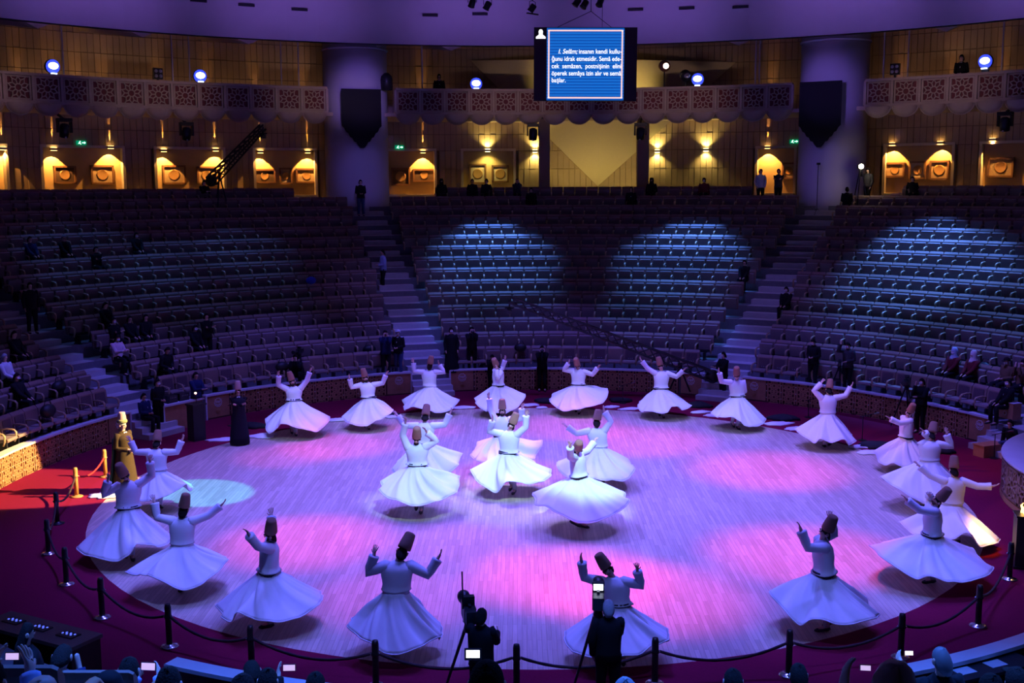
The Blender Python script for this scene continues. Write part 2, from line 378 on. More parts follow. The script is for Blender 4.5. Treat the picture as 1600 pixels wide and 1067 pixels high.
# back wall and its cladding
RBW = 34.0
back = struct('wall_back')
MB().arc(RBW+.32, RBW+.6, -82, 82, ZF[14]-.1, 16.2, 2).build('backing', NICHEB, back)
NI = [(-40, 12), (62, 195), (240, 352), (395, 495), (560, 682), (720, 806), (1180, 1245), (1380, 1492), (1530, 1640)]   # niche spans, px
NT = [(theta(at_r(a, 240, RBW)), theta(at_r(c, 240, RBW))) for a, c in NI]
NZ = 9.62
ROWS = [6.73, 7.66, 8.64, NZ, 10.5, 11.4, 12.3, 13.2, 14.1, 15.0, 16.0]
b = MB(); dt = .52
t = -60.
k = 0
while t < 62:
    for j in range(len(ROWS)-1):
        tc = t+dt/2
        if j < 3 and any(a-.02 < tc < c+.02 for a, c in NT): continue
        jit = .012*((k*7+j*3) % 5-2)/2
        c = pol(RBW+.16+jit, tc, (ROWS[j]+ROWS[j+1])/2); b.box(c, (rad(dt)*RBW-.018, .32, ROWS[j+1]-ROWS[j]-.022), -rad(tc))
    t += dt; k += 1
o = b.build('cladding_panel', CLAD, back); o['kind'] = 'stuff'
MB().arc(RBW+.12, RBW+.20, -60, 62, NZ, 16.0, 2).build('joint_backing', JOINT, back)
for a, c in NT:
    w = MB(); w.arc(RBW-.05, RBW+.3, a, a+.22, ZF[14], NZ+.1, 2); w.build('niche_jamb', NFRAME, back)
    w = MB(); w.arc(RBW-.05, RBW+.3, c-.22, c, ZF[14], NZ+.1, 2); w.build('niche_jamb', NFRAME, back)
    w = MB(); w.arc(RBW-.05, RBW+.3, a, c, NZ, NZ+.13, 2); w.build('niche_lintel', NFRAME, back)
    w = MB(); w.arc(RBW-.3, RBW+.3, a+.1, c-.1, ZF[14], ZF[14]+.55, 2); w.build('niche_sill', NFRAME, back)
# the big inverted plaster wedge in the middle of the back wall
def wp(px, py, r): return at_r(px, py, r)
A_, B_, C_ = wp(735, 94, RBW-.1), wp(1150, 97, RBW-.1), wp(934, 291, RBW-.1)
A2, B2, C2 = [q+V((0, 1.2, 0)) for q in (A_, B_, C_)]
M_ = (A_+B_)/2; M_.y -= 1.0
b = MB(); b.add([A_, B_, C_, A2, B2, C2, M_], [(0, 6, 2), (6, 1, 2), (0, 3, 4, 1, 6), (3, 5, 4), (0, 2, 5, 3), (1, 4, 5, 2)])
b.build('trim_wedge', mat('wedge_plaster', (.66, .55, .34), .8, var=.04))['kind'] = 'structure'
for x0, x1 in ((842, 859), (995, 1013)):
    p0, p1 = at_r(x0, 240, 31.5), at_r(x1, 240, 31.5); w = (p1-p0).length; c = (p0+p1)/2
    b = MB(); b.box((c.x, c.y, 9.1), (w, w, 4.8)); b.build('pillar_slim', mat('slim_pillar_ochre', (.42, .31, .19), .7, var=.08))['kind'] = 'structure'
# gallery: slab, lattice parapet and scalloped valance
RB, ZT, ZB = 29.3, 12.54, 11.28
slab = MB(); slab.arc(RB+.1, 34.2, -60, 62, ZB-.12, ZB+.05, 2); slab.build('floor_gallery', BALM)['kind'] = 'structure'
b = MB(); rosette_bars(b, 1.06, 1.0, .045, .06, n=10); LATB = b.mesh('lattice_panel', BALM)
SC = MB(); NN = 12; rings = []
for j in range(5):
    f = j/4; rr = .56*math.cos(f*pi/2*.96); y = -.26*math.sin(f*pi/2)
    rings.append([V((rr*math.cos(pi+pi*i/NN), y, rr*math.sin(pi+pi*i/NN)*.86)) for i in range(NN+1)])
SC.loft(rings, False, False)
SC.add([V((.61*math.cos(pi+pi*i/NN), -.02, .61*.86*math.sin(pi+pi*i/NN))) for i in range(NN+1)]+[V((.56*math.cos(pi+pi*i/NN), -.05, .56*.86*math.sin(pi+pi*i/NN))) for i in range(NN+1)], [(i, i+1, NN+2+i, NN+1+i) for i in range(NN)])
SCM = SC.mesh('scallop', BALM, True)
for kk in (-1, 0, 1):
    tc = 5.75+45*kk
    bal = struct('trim_parapet')
    t0, t1 = tc-8*2.4, tc+8*2.4
    MB().arc(RB-.10, RB+.16, t0, t1, ZT-.12, ZT, 2).build('top_rail', BALM, bal)
    MB().arc(RB-.07, RB+.16, t0, t1, ZB-.02, ZB+.12, 2).build('bottom_rail', BALM, bal)
    MB().arc(RB+.10, RB+.14, t0, t1, ZB, ZT-.1, 2).build('parapet_backing', BALB, bal)
    for i in range(16):
        t = tc+(i-7.5)*2.4
        link('lattice_panel', LATB, bal, pol(RB, t, (ZT+ZB)/2), -rad(t))
        MB().box(pol(RB, t-1.2, (ZT+ZB)/2), (.12, .14, 1.1), -rad(t-1.2)).build('baluster', BALM, bal)
        link('scallop', SCM, bal, pol(RB, t, ZB), -rad(t))
    MB().box(pol(RB, t1, (ZT+ZB)/2), (.12, .14, 1.1), -rad(t1)).build('baluster', BALM, bal)
for px, y0, y1 in ((100, 32, 118), (297, 50, 128), (270, 58, 120), (440, 75, 130), (467, 62, 130), (660, 78, 138), (1180, 70, 132), (1186, 66, 132), (1380, 48, 120), (1418, 47, 116), (1565, 34, 105)):
    p = at_r(px, y1, RB+.3); q = at_r(px, y0, RB+.3); b = MB(); b.tube([V((p.x, p.y, ZT-.05)), V((p.x, p.y, 14.9))], .035, 6); o = b.build('hanger_rod', mat('pale_rod', (.6, .52, .5), .4)); o['kind'] = 'structure'
    o.name = 'trim_rod'
# ---------------------------------------------------------------- auditorium seats (local: front = -y, origin on the tier under the back's top edge)
def slab(b, pts, x0, x1, n=3, r=.03):   # profile in (y, z), rounded along x
    R = []
    for x, k in ((x0, .9), (x0+r, 1.), (x1-r, 1.), (x1, .9)):
        cy = sum(p[0] for p in pts)/len(pts); cz = sum(p[1] for p in pts)/len(pts)
        R.append([V((x, cy+(y-cy)*k, cz+(z-cz)*k)) for y, z in pts])
    return b.loft(R)
bk = MB(); slab(bk, [(-.145, .36), (-.092, .83), (-.078, .855), (-.015, .925), (.012, .915), (.012, .86), (-.09, .33)], -.285, .285, r=.035)
SB = fix_normals(bk.mesh('backrest', SEATM))
pd = MB(); slab(pd, [(-.152, .44), (-.113, .80), (-.09, .80), (-.13, .43)], -.20, .20)
SP = fix_normals(pd.mesh('back_pad', SEATP))
st_ = MB()
for x in (-.07, 0, .07): st_.ball((x, -.146, .50), .012, 5, 3)
SS = st_.mesh('stud_row', mat('steel_stud', (.8, .8, .85), .3, .3))
cu = MB(); slab(cu, [(-.60, .36), (-.63, .40), (-.61, .455), (-.20, .44), (-.18, .38), (-.22, .33)], -.25, .25)
SCU = fix_normals(cu.mesh('seat_cushion', SEATC))
ar = MB(); ar.tube([V((0, -.10, .60)), V((0, -.30, .625)), V((0, -.50, .60)), V((0, -.56, .54)), V((0, -.55, .40)), V((0, -.50, .28))], [.024, .026, .028, .028, .026, .024], 6, flat=1.4, ref=V((1, 0, 0)))
SA = ar.mesh('armrest', ARMM, True)
pe = MB(); pe.box((0, -.30, .15), (.05, .28, .30)); pe.box((0, -.30, .012), (.09, .36, .024)); pe.box((0, -.30, .345), (.42, .3, .05))
SPE = pe.mesh('pedestal', BLACKM)
PW = .593
STANDERS = [theta(at_r(px, 575, 14.45)) for px in (463, 602, 622, 705, 768, 847, 1272, 1312, 1326, 468)]
seats = []
FM_ = Matrix.Rotation(-1.30, 4, 'X'); q_ = FM_ @ V((0, -.22, .36)); FOLD = ((-1.30, 0, 0), V((0, -.22, .40))-q_)
cu2 = MB(); cu2.v = [tuple(FM_ @ V(v)+FOLD[1]) for v in cu.v]; cu2.f = cu.f; SCUF = fix_normals(cu2.mesh('seat_cushion', SEATC))
BLK = {-3: 'far front left', -2: 'far left', -1: 'left', 0: 'centre', 1: 'right', 2: 'far right', 3: 'front right', -4: 'front left'}
ORD = ['first', 'second', 'third', 'fourth', 'fifth', 'sixth', 'seventh', 'eighth', 'ninth', 'tenth', 'eleventh', 'twelfth', 'thirteenth', 'fourteenth', 'fifteenth', 'sixteenth']
HALF = {}
for bidx in (-2, -1, 0, 1, 2):
    a0, a1 = -16.6+45*bidx, 28.4+45*bidx
    for i in range(15):
        r = R0+DR*i; gap = math.degrees((HW+.12)/r); arc = rad(a1-a0-2*gap)*r; n = int(arc/PW)
        for j in range(n):
            t = (a0+a1)/2+math.degrees((j-(n-1)/2)*PW/r)
            p = pol(r, t, ZF[i])
            if not (inframe(p+V((0, 0, .9)), 25, 15) or inframe(p+V((0, 0, .45)), 25, 15)): continue
            if any((p.xy-pol(RP, a).xy).length < 2.15 for a in (-61.9, -17.0, 28.3, 73.2)): continue
            if i == 14 and any(abs(t-a) < 6.5 for a in AIS): continue
            seats.append(((p-CAM).length, bidx, i, j, n, t, p))
seats.sort(key=lambda s: s[0])
NS = 298
grp = 'tip-up seats of the round auditorium'
rest = []
occupied = []
for q, (d, bidx, i, j, n, t, p) in enumerate(seats):
    if q >= NS: rest.append((bidx, i, j, n, t, p)); continue
    side = 'left' if j < n/2 else 'right'; k = j if j < n/2 else n-1-j
    aisle = ('end seat on the %s aisle' % side) if k == 0 else ('%s seat from the %s aisle' % (str(k+1)+('nd' if k == 1 else 'rd' if k == 2 else 'th'), side))
    near = 'brown seat, %s row, %s block, %s' % (ORD[i], BLK[bidx], aisle)
    o = thing('auditorium_seat', near, 'seat', p, -rad(t), grp)
    link('backrest', SB, o); link('pedestal', SPE, o); c_ = link('seat_cushion', SCU, o)
    if i >= 1 or any(abs(t-a)*.26 < .45 for a in STANDERS): c_.rotation_euler = FOLD[0]; c_.location = FOLD[1]
    if (j*5+i*3) % 7 not in (1, 4): link('back_pad', SP, o); link('stud_row', SS, o)['kind'] = 'stuff'
    a = link('armrest', SA, o); a.location = (-PW/2, 0, 0)
    if j == n-1: a = link('armrest', SA, o); a.location = (PW/2, 0, 0)
# the remaining seats, further up: one mesh
def bulk(name, me, m, items, parent, dx=0, smooth=False):
    vs = np.array([v.co[:] for v in me.vertices]); fs = [tuple(f.vertices) for f in me.polygons]
    allv = []; allf = []; nv = len(vs)
    for k, (bidx, i, j, n, t, p) in enumerate(items):
        c, s = math.cos(-rad(t)), math.sin(-rad(t)); x = vs[:, 0]+dx; y = vs[:, 1]
        allv.append(np.stack([p.x+x*c-y*s, p.y+x*s+y*c, p.z+vs[:, 2]], 1)); allf += [tuple(q+k*nv for q in f) for f in fs]
    m2 = bpy.data.meshes.new(name); m2.from_pydata(np.concatenate(allv).tolist(), [], allf); m2.materials.append(m)
    if smooth: m2.polygons.foreach_set('use_smooth', [True]*len(m2.polygons))
    o = link(name, m2, parent); o['kind'] = 'stuff'; return o
if rest:
    so = bulk('upper_seats', SB, SEATM, rest, None); tag(so, 'rows of empty brown seats rising to the back wall of the hall', 'seats', None, 'stuff')
    bulk('seat_cushion', SCUF, SEATC, rest, so)
    bulk('back_pad', SP, SEATP, [r for r in rest if (r[2]*5+r[1]*3) % 7 not in (1, 4)], so)
    bulk('armrest', SA, ARMM, rest, so, -PW/2, True)
# ---------------------------------------------------------------- people: shared builders
SKINOBS = []
def skin_mesh(name, J, E, Rr, m, parent):
    me = bpy.data.meshes.new(name); me.from_pydata([tuple(j) for j in J], E, []); me.materials.append(m)
    o = link(name, me, parent)
    md = o.modifiers.new('Skin', 'SKIN'); md.use_smooth_shade = True; md.branch_smoothing = .35
    lay = me.skin_vertices[0].data
    for k, r in enumerate(Rr): lay[k].radius = r if hasattr(r, '__len__') else (r, r)
    lay[0].use_root = True
    sd = o.modifiers.new('Subd', 'SUBSURF'); sd.levels = 1; sd.render_levels = 1
    SKINOBS.append(o); return o
def ik(a, b, l1, l2, pole):
    a, b, pole = V(a), V(b), V(pole); d = b-a; L = d.length
    mx = (l1+l2)*.985
    if L > mx: b = a+d*(mx/L); d = b-a; L = mx
    L = max(L, abs(l1-l2)+.03); u = d.normalized(); x = (l1*l1-l2*l2+L*L)/(2*L); h = math.sqrt(max(l1*l1-x*x, 0))
    pp = pole-u*pole.dot(u)
    if pp.length < 1e-3: pp = V((0, 0, -1))
    return a+u*x+pp.normalized()*h, b
def body(parent, P, m=SKINM, s=1., fingers=True):
    """one continuous figure grown from joints; P: dict of joint positions"""
    J = []; E = []; R = []
    def add(p, r, pr=None):
        J.append(V(p)); R.append(r if not hasattr(r, '__len__') else r)
        if pr is not None: E.append((pr, len(J)-1))
        return len(J)-1
    h, f, sd = P['up'], P['fwd'], P['sd']
    pel = add(P['pelvis'], .115*s); sp = add((P['pelvis']*.5+P['chest']*.5), .105*s, pel); ch = add(P['chest'], .12*s, sp)
    N = P['neck']; nk = add(N, .058*s, ch); n2 = add(N+h*.055*s, .052*s, nk)
    jw = add(N+h*.105*s+f*.018*s, (.070*s, .074*s), n2); md = add(N+h*.165*s+f*.002*s, (.086*s, .094*s), jw); add(N+h*.212*s-f*.004*s, (.066*s, .074*s), md)
    add(N+h*.142*s+f*.112*s, .012*s, md)
    for k in ('L', 'R'):
        sh = add(P['sh'+k], .062*s, ch); el = add(P['el'+k], .044*s, sh); wr = add(P['wr'+k], .029*s, el)
        hd = P['hd'+k]; ax = hd.normalized(); pn = P.get('pn'+k, V((0, 0, 1))); lat = ax.cross(pn)
        if lat.length < .1: lat = ax.cross(V((0, 1, .2)))
        lat.normalize(); pn = lat.cross(ax).normalized()
        pm = add(P['wr'+k]+ax*.055*s, (.034*s, .020*s), wr)
        if fingers:
            for q, ln in ((-1.5, .062), (-.5, .078), (.5, .084), (1.5, .074)):
                b0 = P['wr'+k]+ax*.092*s+lat*q*.021*s
                a = add(b0, .0095*s, pm); c = add(b0+ax*ln*.5*s+lat*q*.004*s+pn*.006*s, .0085*s, a); add(b0+ax*ln*.92*s+lat*q*.007*s+pn*.024*s, .0072*s, c)
            tq = 1 if k == 'L' else -1
            a = add(P['wr'+k]+ax*.05*s+lat*tq*.042*s, .011*s, pm); add(P['wr'+k]+ax*.088*s+lat*tq*.066*s+pn*.012*s, .009*s, a)
        else: add(P['wr'+k]+ax*.15*s, (.03*s, .016*s), pm)
        hp = add(P['hip'+k], .092*s, pel); kn = add(P['kn'+k], .06*s, hp); an = add(P['an'+k], .038*s, kn); add(P['toe'+k], .034*s, an)
    return skin_mesh('body', J, E, R, m, parent)
def ringe(c, ex, ey, rx, ry, n=14): return [V(c)+ex*(math.cos(2*pi*j/n)*rx)+ey*(math.sin(2*pi*j/n)*ry) for j in range(n)]
def torso_cloth(b, P, s=1., hem=-.02, k=1., flare=1.):
    """jacket or coat body; rings from the hem below the waist to the collar"""
    sd, f = P['sd'], P['fb']; pel, ch, N = P['pelvis'], P['chest'], P['neck']; ax = (N-pel).normalized(); fy = ax.cross(sd)*-1
    fy = -(sd.cross(ax)); L = (N-pel).length
    rings = []
    for t, rx, ry in ((hem, .19*flare, .15*flare), (hem*.4+.1, .178, .135), (.32, .172, .128), (.55, .188, .132), (.76, .205, .125), (.90, .175, .098), (.97, .10, .075), (1.03, .066, .062)):
        c = pel+ax*(L*t); w_ = 1 if t < .9 else .2; rings.append([c+sd*(math.cos(a)*rx*s*k*(1+w_*.035*math.sin(5*a+t*9+k*7)))+fy*(math.sin(a)*ry*s*k*(1+w_*.04*math.sin(4*a-t*11+s*9))) for a in [2*pi*j/20 for j in range(20)]])
    b.loft(rings)
def sleeves(b, P, s=1., k=1., cuff=.058):
    for q in ('L', 'R'):
        a, e, w = P['sh'+q], P['el'+q], P['wr'+q]; st = a+(P['chest']-a)*.25; pts = [st, a]; rr = [.085*s*k, .084*s*k]
        for t in (.3, .6): pts.append(a.lerp(e, t)); rr.append((.078-.010*t)*s*k*(1+.08*math.sin(t*20)))
        pts.append(e); rr.append(.066*s*k)
        for t in (.3, .6, .9, 1.0): pts.append(e.lerp(w, t)); rr.append((.062*(1-t)+cuff*t)*s*k*(1+.09*math.sin(t*17+1)))
        b.tube(pts, rr, 9)
def legs_cloth(b, P, s=1., k=1.):
    for q in ('L', 'R'):
        h, kn, an = P['hip'+q], P['kn'+q], P['an'+q]; st = h.lerp(P['pelvis'], .35)+V((0, 0, .05*s)) if False else h.lerp(P['pelvis'], .3)
        b.tube([st, h, h.lerp(kn, .4), kn, kn.lerp(an, .5), an], [r*s*k for r in (.11, .118, .098, .074, .066, .060)], 9)
    b.ball(P['pelvis'], (.17*s*k, .135*s*k, .12*s*k), 10, 6, (P['sd'], P['fb'], V((0, 0, 1))))
def shoe(parent, an, toe, s=1., m=SHOEM):
    d = (toe-an); b = MB(); d2 = V((d.x, d.y, d.z)).normalized(); heel = an-d2*.05*s-V((0, 0, .045*s)); tip = toe+d2*.055*s-V((0, 0, .005*s))
    b.tube([heel-d2*.01, heel+d2*.04*s, heel.lerp(tip, .45), heel.lerp(tip, .8), tip], [.030*s, .046*s, .045*s, .042*s, .018*s], 8, flat=.8)
    return b.build('shoe', m, parent, True)
def face_parts(parent, P, s=1., hair='short', hairm=HAIRM, beard=False, mask=None, eyes=True):
    N, h, f, sd = P['neck'], P['up'], P['fwd'], P['sh_sd']
    if eyes:
        for q in (-1, 1):
            b = MB(); b.ball(N+h*.168*s+f*.091*s+sd*q*.034*s, .0115*s, 6, 4); b.build('eye', mat('eye_dark', (.02, .015, .015), .2), parent, True)
            b = MB(); b.ball(N+h*.152*s-f*.002*s+sd*q*.086*s, (.012*s, .026*s, .034*s), 6, 5, (sd, f, h)); b.build('ear', SKINM, parent, True)
        b = MB(); b.ball(N+h*.100*s+f*.086*s, (.024*s, .010*s, .006*s), 6, 4, (sd, f, h)); b.build('mouth', mat('lip', (.35, .10, .09), .5), parent, True)
    C = N+h*.162*s
    def cap(r0, lo, front, name, m, rr=(.092, .106, .112)):
        b = MB(); R = []; rn_ = random.Random(int(abs(C.x+C.z)*1000)+len(SKINOBS))
        for i in range(6):
            t = i/5*pi*.5
            R.append([C+sd*(math.cos(a)*rr[0]*r0*s*math.cos(t)*rn_.uniform(.96, 1.05))+f*((math.sin(a)*rr[1]*r0*s*math.cos(t))-.012*s)+h*(rr[2]*r0*s*math.sin(t)*rn_.uniform(.97, 1.04)+(-lo*s*max(0, .35-math.sin(a))*(1-i/5) + (front*s*max(0, math.sin(a)))*(1-i/5))) for a in [2*pi*j/14 for j in range(14)]])
        b.loft(R); return b.build(name, m, parent, True)
    if hair == 'short': cap(1.0, .09, .045, 'hair', hairm)
    elif hair == 'bald': cap(.97, .10, .05, 'hair', hairm, (.094, .104, .06))
    elif hair == 'under_hat': cap(.95, .11, .01, 'hair', hairm, (.094, .104, .07))
    elif hair == 'scarf':
        b = MB(); b.lathe([(.055*s, .30*s), (.085*s, .27*s), (.108*s, .19*s), (.112*s, .12*s), (.10*s, .05*s), (.14*s, -.03*s), (.17*s, -.10*s)], N-f*.022*s, 14, h); b.build('head_scarf', hairm, parent, True)
    elif hair == 'cap':
        cap(1.06, .03, .05, 'cap', hairm); b = MB(); b.ball(C+f*.13*s+h*.045*s, (.07*s, .07*s, .012*s), 8, 4, (sd, f, h)); b.build('cap_peak', hairm, parent, True)
    elif hair == 'long':
        cap(1.04, .24, .05, 'hair', hairm)
    if beard:
        b = MB(); b.ball(N+h*.072*s+f*.058*s, (.058*s, .042*s, .045*s), 8, 6, (sd, f, h)); b.build('beard', hairm, parent, True)
    if mask:
        b = MB(); b.ball(N+h*.118*s+f*.070*s, (.062*s, .040*s, .042*s), 8, 6, (sd, f, h)); b.build('face_mask', mask, parent, True)
def felt_hat(parent, P, s=1., m=FELT, band=None):
    N, h, f = P['neck'], P['up'], P['fwd']; c = N+h*.205*s-f*.008*s
    b = MB(); b.lathe([(.098*s, .0), (.104*s, .01*s), (.101*s, .08*s), (.092*s, .16*s), (.083*s, .225*s), (.076*s, .25*s), (.055*s, .264*s), (.01*s, .268*s)], c, 18, h)
    o = b.build('felt_hat', m, parent, True)
    if band:
        b = MB(); b.lathe([(.100*s, .0), (.118*s, .015*s), (.122*s, .05*s), (.112*s, .085*s), (.098*s, .09*s)], c, 18, h); b.build('hat_band', band, parent, True)
    return o
def facing(y): y = rad(y); return V((math.sin(y), -math.cos(y), 0)), V((math.cos(y), math.sin(y), 0))   # forward, the person's left

# ---------------------------------------------------------------- the whirling dervishes
def hem_points(B, hem):
    L = at_y(hem[0][0], hem[0][1], B.y); Rr = at_y(hem[-1][0], hem[-1][1], B.y); RL, RRt = max(.35, B.x-L.x), max(.35, Rr.x-B.x)
    out = [(180., RL, max(.08, L.z)), (360., RRt, max(.08, Rr.z))]
    for px, py in hem[1:-1]:
        y = B.y
        for _ in range(6):
            p = at_y(px, py, y); u = p.x-B.x; a = RL if u < 0 else RRt; fr = .5*(RL+RRt)*.93
            v = fr*math.sqrt(max(0.03, 1-min(1, (u/a)**2))); y = B.y-v
        out.append((360+math.degrees(math.atan2(-v, u)), math.hypot(u, v), max(.07, p.z)))
    zb = min(.75, max(.3, .5*(out[0][2]+out[1][2]))); Rm = .5*(RL+RRt)
    for a, k, dz in ((45, .97, -.03), (90, .95, .02), (135, 1.0, -.05)): out.append((a, Rm*k, zb+dz))
    out.sort(); return out
def skirt(parent, B, Wc, zw, rw, hem, seed, m=WHITEC, s=1.):
    pts = hem_points(V((0, 0, 0))+B, hem); rnd = random.Random(seed); NA, NT = 128, 16
    A = [p[0] for p in pts]
    def samp(k):
        raw = []
        for j in range(NA):
            a = 360*j/NA; i = 0
            ext = [(pts[-1][0]-360,)+pts[-1][1:]]+pts+[(pts[0][0]+360,)+pts[0][1:]]
            for i in range(len(ext)-1):
                if ext[i][0] <= a <= ext[i+1][0]+1e-6: break
            t = (a-ext[i][0])/max(1e-6, ext[i+1][0]-ext[i][0]); t = max(0, min(1, t)); t = t*t*(3-2*t)*.5+t*.5
            raw.append(ext[i][k]*(1-t)+ext[i+1][k]*t)
        w = (.06, .2, .48, .2, .06); return [sum(w[d+2]*raw[(j+d) % NA] for d in range(-2, 3)) for j in range(NA)]
    Rh, Zh = samp(1), samp(2)
    n1, n2, ph1, ph2, tw = rnd.choice((7, 8, 9)), rnd.choice((12, 13, 15)), rnd.random()*6, rnd.random()*6, rnd.uniform(.25, .6)
    b = MB(); rings = []
    for i in range(NT+1):
        t = i/NT; ring = []
        for j in range(NA):
            a = 2*pi*j/NA; at = a+tw*(1-t)
            fold = (.040*math.sin(n1*at+ph1+.6*math.sin(2*at))+.024*math.sin(n2*at+ph2)+.008*math.sin(27*at))*min(1, t*2.4)*(1-.15*t)*(.65+.35*math.sin(a*2+ph2))
            r = rw+(Rh[j]-rw)*(t**1.08)+fold*1.4
            z = zw+(Zh[j]-zw)*(t**.96)+fold*1.1*t+.025*t*t*math.sin(3*a+ph1)
            c = Wc.lerp(B, t); ring.append(V((c.x-B.x+r*math.cos(a), c.y-B.y+r*math.sin(a), z)))
        rings.append(ring)
    b.loft(rings, False); o = b.build('skirt', m, parent, True)
    md = o.modifiers.new('Solidify', 'SOLIDIFY'); md.thickness = .008; md.offset = 0
    hb = MB()      # stitched hem cord
    ring = rings[-1]; hb.tube(ring+[ring[0], ring[1]], .012, 5, False); hb.build('hem_cord', m, o, True)
    return o
